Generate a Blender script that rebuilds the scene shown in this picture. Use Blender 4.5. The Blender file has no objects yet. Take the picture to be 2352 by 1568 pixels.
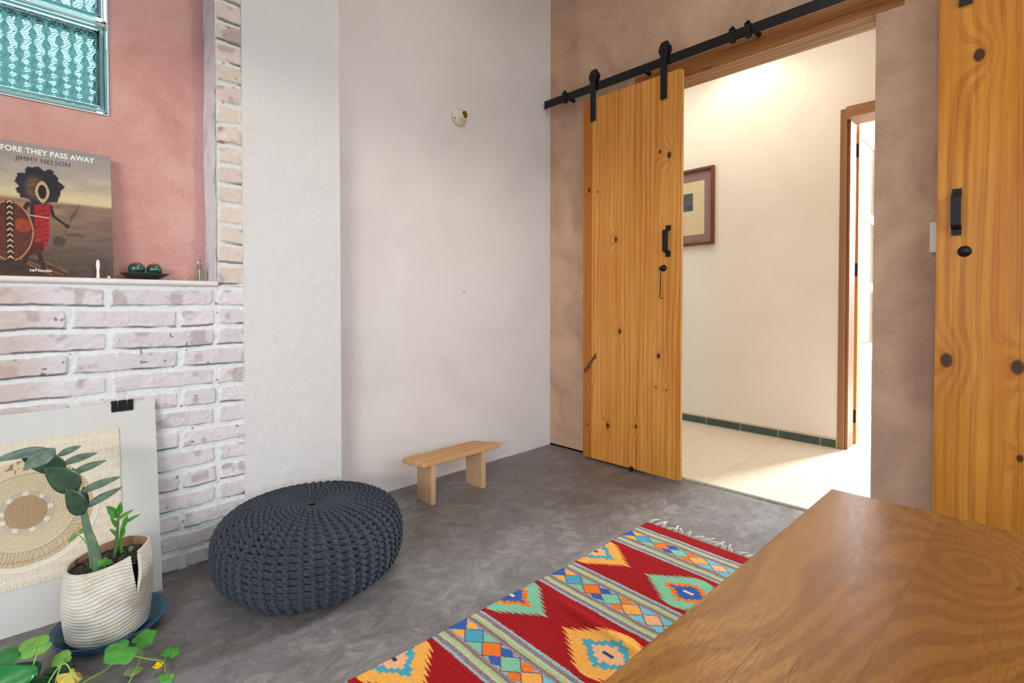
import bpy, math, random
import numpy as np
from mathutils import Vector, Matrix
random.seed(7)
RNG = np.random.default_rng(11)
S = bpy.context.scene
COL = S.collection
PI = math.pi

# ------------------------------------------------------------------ camera
cam_d = bpy.data.cameras.new('camera')
cam = bpy.data.objects.new('camera', cam_d)
COL.objects.link(cam)
cam_d.sensor_width = 36.0
cam_d.lens = 36.0 * 1167.5 / 2352.0
cam_d.shift_y = -67.0 / 2352.0
cam_d.clip_start = 0.02
_f = Vector((0.7037, 0.7105, 0)).normalized()
_p = math.radians(1.0)
FWD = Vector((_f.x * math.cos(_p), _f.y * math.cos(_p), -math.sin(_p)))
cam.location = (-2.726, -2.367, 1.0)
cam.rotation_euler = FWD.to_track_quat('-Z', 'Y').to_euler()
S.camera = cam

# ------------------------------------------------------------------ world, exposure
w = bpy.data.worlds.new('sky'); S.world = w; w.use_nodes = True
nt = w.node_tree; nt.nodes.clear()
wo = nt.nodes.new('ShaderNodeOutputWorld'); wb = nt.nodes.new('ShaderNodeBackground')
tc = nt.nodes.new('ShaderNodeTexCoord'); sp = nt.nodes.new('ShaderNodeSeparateXYZ')
cr = nt.nodes.new('ShaderNodeValToRGB')
nt.links.new(tc.outputs['Generated'], sp.inputs[0])
mr = nt.nodes.new('ShaderNodeMapRange'); mr.inputs['From Min'].default_value = -1; mr.inputs['From Max'].default_value = 1
nt.links.new(sp.outputs['Z'], mr.inputs['Value']); nt.links.new(mr.outputs[0], cr.inputs[0])
e = cr.color_ramp.elements
e[0].position = 0.0; e[0].color = (0.25, 0.27, 0.25, 1)
e[1].position = 1.0; e[1].color = (0.75, 0.88, 1.0, 1)
for pos, c in ((0.47, (0.30, 0.33, 0.31)), (0.50, (0.88, 0.95, 1.0)), (0.6, (0.86, 0.94, 1.0))):
    k = cr.color_ramp.elements.new(pos); k.color = (*c, 1)
nt.links.new(cr.outputs[0], wb.inputs[0]); wb.inputs[1].default_value = 2.9
nt.links.new(wb.outputs[0], wo.inputs[0])
S.view_settings.view_transform = 'Standard'; S.view_settings.look = 'None'
S.view_settings.gamma = 1.0; S.view_settings.use_curve_mapping = False
S.view_settings.exposure = 0.0
S.cycles.max_bounces = 10; S.cycles.diffuse_bounces = 5; S.cycles.use_denoising = True
S.cycles.sample_clamp_indirect = 6.0; S.cycles.caustics_refractive = False; S.cycles.caustics_reflective = False

def light(name, kind, loc, target, energy, color, size=None, size_y=None, **kw):
    d = bpy.data.lights.new(name, kind); d.energy = energy; d.color = color
    if kind == 'AREA':
        d.shape = 'RECTANGLE'; d.size = size; d.size_y = size_y or size
    for k_, v_ in kw.items(): setattr(d, k_, v_)
    o = bpy.data.objects.new(name, d); COL.objects.link(o); o.location = loc
    o.rotation_euler = (Vector(target) - Vector(loc)).to_track_quat('-Z', 'Y').to_euler()
    return o
# sky light reaching in through the tall opening in the left wall
light('daylight_left', 'AREA', (-7.8, -6.0, 2.62), (-1.5, -0.3, 2.4), 250, (1.0, 0.90, 0.80), 2.6, 0.65)
# added fill light outside an invented opening behind the camera
light('fill_front', 'AREA', (-1.9, -4.55, 2.0), (-1.7, 0.0, 2.0), 24, (0.90, 0.95, 1.0), 3.0, 2.0)
# weak warm fill added at the ceiling, no fitting seen
light('ceiling_fill', 'AREA', (-1.9, -2.0, 3.5), (-1.9, -2.0, 0), 16, (1.0, 0.92, 0.82), 1.2, 1.2)
# bright daylight outside the passage door
light('daylight_exit', 'AREA', (4.2, -2.32, 2.3), (0.3, -1.4, 0.2), 500, (0.92, 0.96, 1.0), 0.5, 0.9)
# warm ceiling downlight of the passage
light('passage_downlight', 'SPOT', (1.10, -0.86, 2.97), (1.16, -0.86, 0), 16, (1.0, 0.80, 0.50), spot_size=2.3, spot_blend=0.6, shadow_soft_size=0.05)
light('passage_lamp', 'AREA', (0.62, -0.7, 2.96), (0.62, -0.7, 0), 17, (1.0, 0.95, 0.86), 0.7, 1.6)

# ------------------------------------------------------------------ material helpers
def C(h):
    h = h.lstrip('#'); v = [int(h[i:i+2], 16) / 255 for i in (0, 2, 4)]
    return tuple(x / 12.92 if x <= 0.04045 else ((x + 0.055) / 1.055) ** 2.4 for x in v) + (1.0,)
class NT:
    def __init__(s, name):
        s.m = bpy.data.materials.new(name); s.m.use_nodes = True
        s.t = s.m.node_tree; s.b = s.t.nodes['Principled BSDF']; s.out = s.t.nodes['Material Output']
        s.tc = s.t.nodes.new('ShaderNodeTexCoord')
    def link(s, a, b): s.t.links.new(a, b)
    def val(s, inp, v):
        if hasattr(v, 'is_linked') or isinstance(v, bpy.types.NodeSocket): s.link(v, inp)
        else: inp.default_value = v
    def math(s, op, a, b=0.0, c=0.0):
        n = s.t.nodes.new('ShaderNodeMath'); n.operation = op
        s.val(n.inputs[0], a); s.val(n.inputs[1], b)
        if op in ('MULTIPLY_ADD',): s.val(n.inputs[2], c)
        return n.outputs[0]
    def sep(s, v):
        n = s.t.nodes.new('ShaderNodeSeparateXYZ'); s.link(v, n.inputs[0]); return n.outputs
    def comb(s, x, y, z):
        n = s.t.nodes.new('ShaderNodeCombineXYZ')
        for i, v in enumerate((x, y, z)): s.val(n.inputs[i], v)
        return n.outputs[0]
    def vscale(s, v, sc):
        n = s.t.nodes.new('ShaderNodeVectorMath'); n.operation = 'MULTIPLY'; s.link(v, n.inputs[0]); n.inputs[1].default_value = sc; return n.outputs[0]
    def noise(s, v, scale, detail=3.0, rough=0.5, dist=0.0):
        n = s.t.nodes.new('ShaderNodeTexNoise'); s.link(v, n.inputs['Vector'])
        n.inputs['Scale'].default_value = scale; n.inputs['Detail'].default_value = detail
        n.inputs['Roughness'].default_value = rough; n.inputs['Distortion'].default_value = dist
        return n.outputs['Fac']
    def voro(s, v, scale, feat='F1'):
        n = s.t.nodes.new('ShaderNodeTexVoronoi'); n.feature = feat; s.link(v, n.inputs['Vector']); n.inputs['Scale'].default_value = scale
        return n.outputs['Distance']
    def ramp(s, f, stops):
        n = s.t.nodes.new('ShaderNodeValToRGB'); s.link(f, n.inputs[0]); el = n.color_ramp.elements
        while len(el) < len(stops): el.new(0.5)
        for q, (p_, c_) in zip(el, stops):
            q.position = p_; q.color = c_ if isinstance(c_, tuple) else (c_, c_, c_, 1)
        return n.outputs[0]
    def mix(s, f, a, b, mode='MIX'):
        n = s.t.nodes.new('ShaderNodeMix'); n.data_type = 'RGBA'; n.blend_type = mode
        s.val(n.inputs[0], f); s.val(n.inputs[6], a); s.val(n.inputs[7], b); return n.outputs[2]
    def attr(s, name):
        n = s.t.nodes.new('ShaderNodeAttribute'); n.attribute_name = name; return n.outputs['Color']
    def bump(s, h, strength, dist=0.002):
        n = s.t.nodes.new('ShaderNodeBump'); s.link(h, n.inputs['Height']); n.inputs['Strength'].default_value = strength
        n.inputs['Distance'].default_value = dist; s.link(n.outputs[0], s.b.inputs['Normal'])
    def done(s, col=None, rough=0.6, metal=0.0, spec=None, **kw):
        if col is not None: s.val(s.b.inputs['Base Color'], col)
        s.val(s.b.inputs['Roughness'], rough); s.b.inputs['Metallic'].default_value = metal
        if spec is not None: s.b.inputs['Specular IOR Level'].default_value = spec
        for k_, v_ in kw.items(): s.val(s.b.inputs[k_.replace('_', ' ')], v_)
        return s.m

def plain(name, h, rough=0.5, metal=0.0, vary=0.12, scale=30, bump=0.0, **kw):
    n = NT(name); c = C(h)
    f = n.noise(n.tc.outputs['Object'], scale, 3)
    d = tuple(x * (1 - vary) for x in c[:3]) + (1,); l = tuple(min(1, x * (1 + vary)) for x in c[:3]) + (1,)
    col = n.ramp(f, [(0.3, d), (0.7, l)])
    if bump: n.bump(n.noise(n.tc.outputs['Object'], scale * 6, 3), bump)
    return n.done(col, rough, metal, **kw)

def plaster(name, stops, big=1.6, fine=150, bump=0.35, rough=0.85, dist=0.003, speck=None):
    n = NT(name); v = n.tc.outputs['Object']
    f = n.noise(v, big, 6, 0.62, 0.6)
    col = n.ramp(f, stops)
    g = n.noise(v, fine, 4, 0.6)
    h = n.math('ADD', g, n.math('MULTIPLY', n.noise(v, fine * 0.12, 3), 1.6))
    if speck:
        m = n.ramp(n.noise(v, fine * 0.5, 5, 0.7), [(0.44, 0.0), (0.66, 1.0)])
        col = n.mix(n.math('MULTIPLY', m, speck[1]), col, C(speck[0]))
    n.bump(h, bump, dist)
    return n.done(col, rough)

def wood(name, along, across, cols, knots=(), seams=(), freq=38.0, amp=1.2, contrast=1.0, rough=0.42, dark='#3a1c0c', third=None, stretch=0.33, fig=3.0, coat=0.0, dist=None):
    """grain runs along one object axis; rings bend round the knots given as (across, along, radius)"""
    n = NT(name); v = n.tc.outputs['Object']; o = n.sep(v)
    ax = {'x': o[0], 'y': o[1], 'z': o[2]}
    a, l = ax[across], ax[along]
    ids = None
    for q in seams:
        g_ = n.math('GREATER_THAN', a, q); ids = g_ if ids is None else n.math('ADD', ids, g_)
    off = n.math('MULTIPLY', ids, 3.17) if ids is not None else 0.0
    vec = n.comb(n.math('ADD', n.math('MULTIPLY', a, fig), off), n.math('MULTIPLY', l, stretch), n.math('ADD', off, 0.3))
    big = n.noise(vec, 1.0, 3, 0.5)
    g = n.math('ADD', n.math('MULTIPLY', a, freq), n.math('MULTIPLY', big, amp * 14))
    vec2 = n.comb(n.math('ADD', n.math('MULTIPLY', a, fig * 9), off), n.math('MULTIPLY', l, stretch * 5), off if ids is not None else 0.0)
    g = n.math('ADD', g, n.math('MULTIPLY', n.noise(vec2, 1.0, 2), 2.2))
    vec3 = n.comb(n.math('MULTIPLY', a, 55), n.math('MULTIPLY', l, 0.9), off)
    strk = n.noise(vec3, 1.0, 5, 0.7)
    patchy = n.noise(n.comb(n.math('ADD', n.math('MULTIPLY', a, 11), off), n.math('MULTIPLY', l, 1.6), 0.7), 1.0, 3)
    core = None; halo = None
    for (ka, kl, r) in knots:
        da = n.math('DIVIDE', n.math('SUBTRACT', a, ka), r); dl = n.math('DIVIDE', n.math('SUBTRACT', l, kl), r * 1.5)
        d2 = n.math('ADD', n.math('MULTIPLY', da, da), n.math('MULTIPLY', dl, dl))
        e1 = n.math('POWER', 2.718, n.math('MULTIPLY', d2, -0.16))
        g = n.math('ADD', g, n.math('MULTIPLY', e1, 5.5))
        e2 = n.math('POWER', 2.718, n.math('MULTIPLY', d2, -1.5))
        e3 = n.math('POWER', 2.718, n.math('MULTIPLY', d2, -0.45))
        core = e2 if core is None else n.math('MAXIMUM', core, e2)
        halo = e3 if halo is None else n.math('MAXIMUM', halo, e3)
    sn = n.math('SINE', n.math('MULTIPLY', g, 2.2))
    ring = n.ramp(n.math('MULTIPLY_ADD', sn, 0.5, 0.5), [(0.0, 0.0), (0.55, 0.25), (0.9, 1.0), (1.0, 0.55)])
    fib = n.noise(n.comb(n.math('MULTIPLY', a, 420), n.math('MULTIPLY', l, 9), off if ids is not None else 0.0), 1.0, 3, 0.6)
    tone = n.noise(n.comb(n.math('ADD', n.math('MULTIPLY', a, 9), off), n.math('MULTIPLY', l, 1.1), 0.0), 1.0, 3)
    base = n.ramp(tone, [(0.3, C(cols[0])), (0.7, C(cols[1]))])
    ring = n.math('MULTIPLY', ring, n.ramp(patchy, [(0.36, 0.35), (0.62, 1.0)]))
    f = n.math('MULTIPLY', n.math('ADD', n.math('MULTIPLY_ADD', fib, 0.35, n.math('MULTIPLY', ring, 0.6)), n.ramp(strk, [(0.42, 0.0), (0.68, 0.55)])), contrast * 0.8)
    col = n.mix(f, base, C(cols[2]))
    if third is not None:   # one plank of a darker heartwood
        lo, hi, hx = third
        m = n.math('MULTIPLY', n.math('GREATER_THAN', a, lo), n.math('LESS_THAN', a, hi))
        col = n.mix(n.math('MULTIPLY', m, 0.62), col, C(hx))
    if core is not None:
        col = n.mix(n.math('MULTIPLY', halo, 0.35), col, C(cols[2]))
        col = n.mix(n.ramp(core, [(0.30, 0.0), (0.55, 0.92)]), col, C(dark))
    for q in seams:
        dd = n.math('ABSOLUTE', n.math('SUBTRACT', a, q))
        col = n.mix(n.math('MULTIPLY', n.math('LESS_THAN', dd, 0.0012), 0.45), col, C(dark))
    n.bump(n.math('ADD', n.math('MULTIPLY', ring, 0.6), fib), 0.12, 0.001)
    return n.done(col, n.math('MULTIPLY_ADD', fib, 0.15, rough - 0.08), spec=0.3, Coat_Weight=coat, Coat_Roughness=0.12)

# ------------------------------------------------------------------ mesh helpers
class MB:
    def __init__(s): s.v = []; s.f = []
    def add(s, vs, fs):
        o = len(s.v); s.v += [tuple(map(float, p)) for p in vs]; s.f += [tuple(i + o for i in f) for f in fs]; return s
    def box(s, x0, x1, y0, y1, z0, z1):
        return s.add([(x0,y0,z0),(x1,y0,z0),(x1,y1,z0),(x0,y1,z0),(x0,y0,z1),(x1,y0,z1),(x1,y1,z1),(x0,y1,z1)],
                     [(0,3,2,1),(4,5,6,7),(0,1,5,4),(1,2,6,5),(2,3,7,6),(3,0,4,7)])
    def obox(s, c, ax, ay, az):
        """box from a centre and three half-axis vectors"""
        c, ax, ay, az = map(Vector, (c, ax, ay, az)); P = []
        for k in (-1, 1):
            for i, j in ((-1,-1),(1,-1),(1,1),(-1,1)): P.append(c + ax*i + ay*j + az*k)
        return s.add(P, [(0,3,2,1),(4,5,6,7),(0,1,5,4),(1,2,6,5),(2,3,7,6),(3,0,4,7)])
    def prism(s, poly, axis, a, b):
        """extrude a 2D polygon along an axis; for x: (y,z), y: (x,z), z: (x,y)"""
        def mk(p, t): return {'x': (t, p[0], p[1]), 'y': (p[0], t, p[1]), 'z': (p[0], p[1], t)}[axis]
        n = len(poly)
        return s.add([mk(p, a) for p in poly] + [mk(p, b) for p in poly],
                     [tuple(range(n))[::-1], tuple(range(n, 2*n))] + [(i, (i+1) % n, n + (i+1) % n, n + i) for i in range(n)])
    def tube(s, pts, r, n=8, caps=True, closed=False):
        pts = [Vector(p) for p in pts]; m = len(pts); rs = r if hasattr(r, '__len__') else [r] * m
        vs = []; u = None
        for i, p in enumerate(pts):
            a = pts[(i-1) % m] if (i or closed) else p; b = pts[(i+1) % m] if (i < m-1 or closed) else p
            t = (b - a).normalized()
            if u is None: u = t.orthogonal().normalized()
            u = (u - t * u.dot(t))
            u = u.normalized() if u.length > 1e-6 else t.orthogonal().normalized()
            w_ = t.cross(u)
            for k in range(n):
                q = 2 * PI * k / n; vs.append(p + (u * math.cos(q) + w_ * math.sin(q)) * rs[i])
        fs = []
        for i in range(m if closed else m-1):
            j = (i+1) % m
            for k in range(n): fs.append((i*n+k, i*n+(k+1) % n, j*n+(k+1) % n, j*n+k))
        if caps and not closed: fs += [tuple(range(n))[::-1], tuple((m-1)*n+k for k in range(n))]
        return s.add(vs, fs)
    def lathe(s, prof, c, axis='z', n=40, sx=1.0, sy=1.0):
        """profile of (radius, height) turned round an axis through c"""
        vs = []
        for r, h in prof:
            for k in range(n):
                q = 2*PI*k/n; a, b = r*math.cos(q)*sx, r*math.sin(q)*sy
                d = {'z': (a, b, h), 'y': (a, h, b), 'x': (h, a, b)}[axis]
                vs.append((c[0]+d[0], c[1]+d[1], c[2]+d[2]))
        m = len(prof)
        fs = [(i*n+k, i*n+(k+1) % n, (i+1)*n+(k+1) % n, (i+1)*n+k) for i in range(m-1) for k in range(n)]
        if prof[0][0] > 1e-6: fs.append(tuple(range(n))[::-1])
        if prof[-1][0] > 1e-6: fs.append(tuple((m-1)*n+k for k in range(n)))
        return s.add(vs, fs)
def me_of(name, vs, fs, loc=(0,0,0)):
    me = bpy.data.meshes.new(name); me.from_pydata([(x-loc[0], y-loc[1], z-loc[2]) for x, y, z in vs], [], fs); me.update(); return me
def tag(o, label=None, cat=None, group=None, kind=None):
    for k_, v_ in (('label', label), ('category', cat), ('group', group), ('kind', kind)):
        if v_: o[k_] = v_
    return o
def root_of(o):
    l = Vector((0, 0, 0))
    while o is not None: l += Vector(o.location); o = o.parent
    return l
def obj(name, mb, mat, parent=None, loc=None, smooth=False, bevel=0.0, seg=2, label=None, solid=0.0, sub=0):
    """link one mesh object; vertices are given in world space"""
    base = root_of(parent) if parent is not None else Vector((0, 0, 0))
    l = Vector(loc) if loc is not None else base
    o = bpy.data.objects.new(name, me_of(name, mb.v, mb.f, l)); COL.objects.link(o)
    if parent is not None: o.parent = parent; o.location = l - base
    else: o.location = l
    if mat: o.data.materials.append(mat)
    if smooth:
        o.data.polygons.foreach_set('use_smooth', [True] * len(o.data.polygons))
    if solid:
        m = o.modifiers.new('thickness', 'SOLIDIFY'); m.thickness = solid; m.offset = 0
    if bevel:
        m = o.modifiers.new('bevel', 'BEVEL'); m.width = bevel; m.segments = seg; m.limit_method = 'ANGLE'; m.angle_limit = 0.6
    if sub:
        m = o.modifiers.new('sub', 'SUBSURF'); m.levels = sub; m.render_levels = sub
    if label: o['label'] = label
    return o
def empty(name, loc, label, cat, group=None, kind=None):
    o = bpy.data.objects.new(name, None); COL.objects.link(o); o.location = loc; o.empty_display_size = 0.05
    return tag(o, label, cat, group, kind)
def grid_obj(name, P, mat, parent=None, loc=None, col=None, smooth=True):
    """mesh from a (n, m, 3) array of world points, with optional (n, m, 3) linear colours stored as 'col'"""
    base = root_of(parent) if parent is not None else Vector((0, 0, 0))
    l = Vector(loc) if loc is not None else base
    n, m = P.shape[:2]; V = (P.reshape(-1, 3) - np.array(l)).astype(np.float32)
    i = np.arange(n-1)[:, None] * m + np.arange(m-1)[None, :]
    F = np.stack([i, i+1, i+m+1, i+m], -1).reshape(-1, 4).astype(np.int32)
    me = bpy.data.meshes.new(name)
    me.vertices.add(len(V)); me.vertices.foreach_set('co', V.ravel())
    me.loops.add(F.size); me.loops.foreach_set('vertex_index', F.ravel())
    me.polygons.add(len(F)); me.polygons.foreach_set('loop_start', np.arange(0, F.size, 4, dtype=np.int32))
    me.polygons.foreach_set('loop_total', np.full(len(F), 4, dtype=np.int32))
    me.polygons.foreach_set('use_smooth', np.full(len(F), bool(smooth)))
    me.update(calc_edges=True)
    if col is not None:
        ca = me.color_attributes.new('col', 'FLOAT_COLOR', 'POINT')
        ca.data.foreach_set('color', np.concatenate([col.reshape(-1, 3), np.ones((n*m, 1))], 1).astype(np.float32).ravel())
    if mat: me.materials.append(mat)
    o = bpy.data.objects.new(name, me); COL.objects.link(o)
    if parent is not None: o.parent = parent
    o.location = l - base
    return o
def lc(h): return np.array(C(h)[:3])
def vnoise(shape, cell, seed=0, octaves=3):
    """smooth value noise in 0..1"""
    r = np.random.default_rng(seed); out = np.zeros(shape); amp = 1.0; tot = 0
    for o in range(octaves):
        c = max(cell / 2**o, 1.5); gy, gx = int(shape[0]/c)+3, int(shape[1]/c)+3
        g = r.random((gy, gx)); y = np.arange(shape[0])/c; x = np.arange(shape[1])/c
        y0 = y.astype(int); x0 = x.astype(int); fy = y-y0; fx = x-x0
        fy = (fy*fy*(3-2*fy))[:, None]; fx = (fx*fx*(3-2*fx))[None, :]
        a = g[y0][:, x0]; b = g[y0][:, x0+1]; c_ = g[y0+1][:, x0]; d = g[y0+1][:, x0+1]
        out += amp*((a*(1-fx)+b*fx)*(1-fy)+(c_*(1-fx)+d*fx)*fy); tot += amp; amp *= 0.5
    return out/tot
def sstep(a, b, x): t = np.clip((x-a)/(b-a), 0, 1); return t*t*(3-2*t)

# ------------------------------------------------------------------ materials
M = {}
M['white'] = plaster('white_plaster', [(0.3, C('#d6d1d0')), (0.5, C('#dedad9')), (0.72, C('#e4e1e1'))], 1.3, 150, 0.55, dist=0.004)
M['pier'] = plaster('pier_plaster', [(0.3, C('#d4d4d5')), (0.7, C('#dcdcdd'))], 1.3, 170, 0.9, dist=0.004)
M['brown'] = plaster('brown_plaster', [(0.28, C('#ae8c78')), (0.45, C('#c7a28a')), (0.58, C('#d9b497')), (0.75, C('#e2c0a4'))], 3.2, 230, 1.0, dist=0.005, speck=('#d9bba2', 0.55))
M['cream'] = plaster('cream_plaster', [(0.3, C('#ddd9cd')), (0.7, C('#e5e2d8'))], 1.5, 60, 0.30)
M['ceil'] = plaster('ceiling_plaster', [(0.3, C('#ddd6cc')), (0.7, C('#e4ddd4'))], 1.5, 60, 0.2)
M['black'] = plain('black_iron', '#15161a', 0.45, 0.3, 0.1, 60)
M['steel'] = plain('steel', '#b9b9b6', 0.22, 1.0, 0.08, 60)
def mk_floor():
    n = NT('polished_concrete'); v = n.tc.outputs['Object']
    f = n.noise(v, 2.6, 8, 0.68, 0.9)
    vs = n.vscale(v, (1.0, 1.5, 1.0))
    g = n.noise(vs, 9.0, 7, 0.72, 1.6)
    s = n.math('ADD', n.math('MULTIPLY', f, 0.45), n.math('MULTIPLY', g, 0.55))
    col = n.ramp(s, [(0.32, C('#524f4e')), (0.44, C('#656261')), (0.53, C('#757271')), (0.62, C('#8b8886')), (0.74, C('#a8a4a1'))])
    # pale hairline trowel marks and specks
    t = n.ramp(n.math('ABSOLUTE', n.math('SUBTRACT', n.noise(v, 5.0, 6, 0.7, 2.5), 0.5)), [(0.0, 0.42), (0.007, 0.0)])
    col = n.mix(n.math('MULTIPLY', t, n.noise(v, 1.7, 2)), col, C('#c0b9ae'))
    d = n.ramp(n.voro(v, 22.0), [(0.0, 0.9), (0.022, 0.0)])
    col = n.mix(n.math('MULTIPLY', d, n.ramp(n.noise(v, 4.0, 1), [(0.55, 0.0), (0.65, 1.0)])), col, C('#dddad4'))
    n.bump(n.noise(v, 40, 4), 0.06, 0.002)
    return n.done(col, n.math('MULTIPLY_ADD', g, 0.30, 0.26), spec=0.4)
M['floor'] = mk_floor()
def mk_pink():
    n = NT('pink_limewash'); v = n.tc.outputs['Object']; o = n.sep(v)
    f = n.noise(v, 3.0, 6, 0.6, 0.5)
    col = n.ramp(f, [(0.28, C('#bd8880')), (0.44, C('#cf9b92')), (0.58, C('#d9aaa0')), (0.74, C('#d6a7a8'))])
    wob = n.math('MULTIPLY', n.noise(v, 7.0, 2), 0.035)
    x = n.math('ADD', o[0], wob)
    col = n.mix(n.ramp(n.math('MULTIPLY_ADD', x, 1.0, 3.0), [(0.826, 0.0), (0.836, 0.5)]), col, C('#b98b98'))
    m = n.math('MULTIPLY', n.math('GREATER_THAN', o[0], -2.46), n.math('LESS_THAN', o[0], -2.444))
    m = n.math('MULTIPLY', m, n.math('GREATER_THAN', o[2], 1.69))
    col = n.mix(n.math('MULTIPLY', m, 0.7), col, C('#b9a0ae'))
    n.bump(n.math('ADD', n.noise(v, 170, 4, 0.6), n.noise(v, 60, 3)), 1.0, 0.005)
    return n.done(col, 0.9)
M['pink'] = mk_pink()
def mk_brick():
    n = NT('whitewashed_brick'); v = n.tc.outputs['Object']
    n.bump(n.math('ADD', n.noise(v, 190, 5, 0.7), n.noise(v, 60, 3)), 0.8, 0.004)
    col = n.mix(n.math('MULTIPLY', n.noise(v, 90, 4, 0.7), 0.22), n.attr('col'), C('#f0f0f0'))
    return n.done(col, 0.85)
M['brick'] = mk_brick()
M['reveal'] = plaster('reveal_wash', [(0.3, C('#b4bcc4')), (0.45, C('#d6dce2')), (0.7, C('#e2e5ea'))], 9, 90, 0.4)
def mk_tile():
    n = NT('cream_floor_tile'); v = n.tc.outputs['Object']; o = n.sep(v)
    T = 0.4545
    def lines(c, off):
        u = n.math('FRACT', n.math('DIVIDE', n.math('ADD', c, off), T))
        return n.math('LESS_THAN', n.math('ABSOLUTE', n.math('SUBTRACT', u, 0.5)), 0.0042)
    g = n.math('MAXIMUM', lines(o[0], -0.374 + T*4.5), lines(o[1], 1.14 + T*8.5))
    f = n.noise(n.vscale(v, (2.0, 6.0, 1)), 4, 5, 0.6)
    col = n.ramp(f, [(0.3, C('#d9cbb4')), (0.7, C('#e2d6c2'))])
    col = n.mix(n.math('MULTIPLY', g, 0.75), col, C('#b59f80'))
    return n.done(col, n.math('MULTIPLY_ADD', f, 0.15, 0.28))
M['tile'] = mk_tile()

# ------------------------------------------------------------------ the room
def struct(name, mb, mat, label=None, **kw):
    o = obj(name, mb, mat, **kw); o['kind'] = 'structure'
    if label: o['label'] = label
    return o
XL, YF, ZC = -3.6, -4.3, 3.6
struct('floor', MB().box(XL-0.15, 0.0, YF-0.15, 0.15, -0.12, 0.0), M['floor'], 'grey polished concrete floor of the room')
struct('ceiling', MB().box(XL-0.15, 0.15, YF-0.15, 0.15, ZC, ZC+0.1), M['ceil'])
struct('wall_back', MB().box(-2.05, 0.0, 0.0, 0.15, 0, ZC), M['white'], 'white plastered wall behind the low bench')
struct('wall_pier', MB().box(-2.052, -1.641, -0.152, 0.0, 0, ZC), M['pier'], 'white plastered pier between brick and white wall')
rw = MB()
rw.box(0, 0.147, -0.76, 0.15, 0, ZC).box(0, 0.147, -1.89, -0.76, 2.37, ZC).box(0, 0.147, YF-0.15, -1.89, 0, ZC)
struct('wall_right', rw, M['brown'], 'brown textured plaster wall with the doorway')
lw = MB()     # left wall with the tall opening the daylight comes through
lw.box(XL-0.15, XL, YF, -3.2, 0, ZC).box(XL-0.15, XL, -1.0, 0.15, 0, ZC).box(XL-0.15, XL, -3.2, -1.0, 2.12, ZC)
struct('wall_left', lw, M['white'])
struct('wall_front', MB().box(XL-0.15, 0.0, YF-0.15, YF, 0, 0.95).box(XL-0.15, 0.0, YF-0.15, YF, 3.05, ZC).box(XL-0.15, -3.35, YF-0.15, YF, 0.95, 3.05).box(-0.45, 0.0, YF-0.15, YF, 0.95, 3.05), M['white'])  # unseen wall, its opening added to let the fill light in
# lintel beam
M['beam_front'] = wood('lintel_wood', 'y', 'z', ('#b07440', '#c98c50', '#6b3a1a'), freq=40, amp=1.6, contrast=1.1, rough=0.5, dark='#2c1408')
M['beam_under'] = wood('lintel_raw_wood', 'y', 'x', ('#b48c62', '#c49f74', '#7c5432'), freq=60, amp=1.8, contrast=1.2, rough=0.8, dark='#2c1408')
lb = obj('trim_1', MB().box(-0.004, 0.1465, -1.99, -0.68, 2.272, 2.372), M['beam_front'], bevel=0.003); tag(lb, 'rough timber lintel beam over the doorway', kind='structure')
lb.data.materials.append(M['beam_under'])
for p_ in lb.data.polygons:
    if p_.normal.z < -0.9: p_.material_index = 1

# passage beyond the doorway
HX = lambda y: 1.3525 + 0.0443 * y
struct('floor_passage', MB().box(0.0, 1.75, -3.2, 1.6, -0.1, 0.010), M['tile'], 'cream tiled floor beyond the doorway')
struct('ceiling_passage', MB().box(0.147, 1.6, -3.2, 1.6, 3.0, 3.1), M['ceil'])
hw = MB()
def hwall(y0, y1, z0, z1):
    hw.prism([(HX(y0), y0), (HX(y0)+0.16, y0), (HX(y1)+0.16, y1), (HX(y1), y1)], 'z', z0, z1)
hwall(-1.475, 1.6, 0, 3.0); hwall(-2.38, -1.475, 2.305, 3.0); hwall(-3.2, -2.38, 0, 3.0)
struct('wall_passage', hw, M['cream'], 'cream wall seen through the doorway')
struct('wall_passage_left', MB().box(0.147, 1.6, 1.45, 1.6, 0, 3.0), M['cream'])
struct('wall_passage_right', MB().box(0.147, 1.6, -3.2, -3.05, 0, 3.0), M['cream'])
struct('floor_outside', MB().box(1.75, 4.5, -4.0, 1.0, -0.1, 0.004), plain('outside_tile', '#e6e2da', 0.5, 0, 0.04, 6), 'pale paving outside the passage door')
struct('backdrop_outside', MB().box(-7.0, 0.0, 2.5, 2.65, 0, 3.05), plain('backdrop_green', '#6d8c84', 0.9, 0, 0.4, 3), 'unseen green backdrop added outside behind the glass blocks')  # added out of view, gives the glass facets darker tones to refract
# baseboard tiles with grout
M['greentile'] = plain('green_glazed_tile', '#3d5450', 0.25, 0, 0.12, 14)
M['grout'] = plain('grout', '#cbbca0', 0.8, 0, 0.08, 60)
bt = MB(); bg = MB()
bg.prism([(HX(-1.474)-0.006, -1.474), (HX(-1.474), -1.474), (HX(1.4), 1.4), (HX(1.4)-0.006, 1.4)], 'z', 0.010, 0.078)
yb = -1.372
edges = [-1.470, -1.374]
while yb < 1.2: edges.append(yb + 0.277); yb += 0.277
for a_, b_ in zip(edges[:-1], edges[1:]):
    y0, y1 = a_ + 0.003, b_ - 0.003
    bt.prism([(HX(y0)-0.010, y0), (HX(y0)-0.001, y0), (HX(y1)-0.001, y1), (HX(y1)-0.010, y1)], 'z', 0.013, 0.066)
bb = struct('baseboard_passage', bt, M['greentile'], 'dark green tile skirting along the cream wall', bevel=0.0015)
obj('grout', bg, M['grout'], bb)

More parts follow.
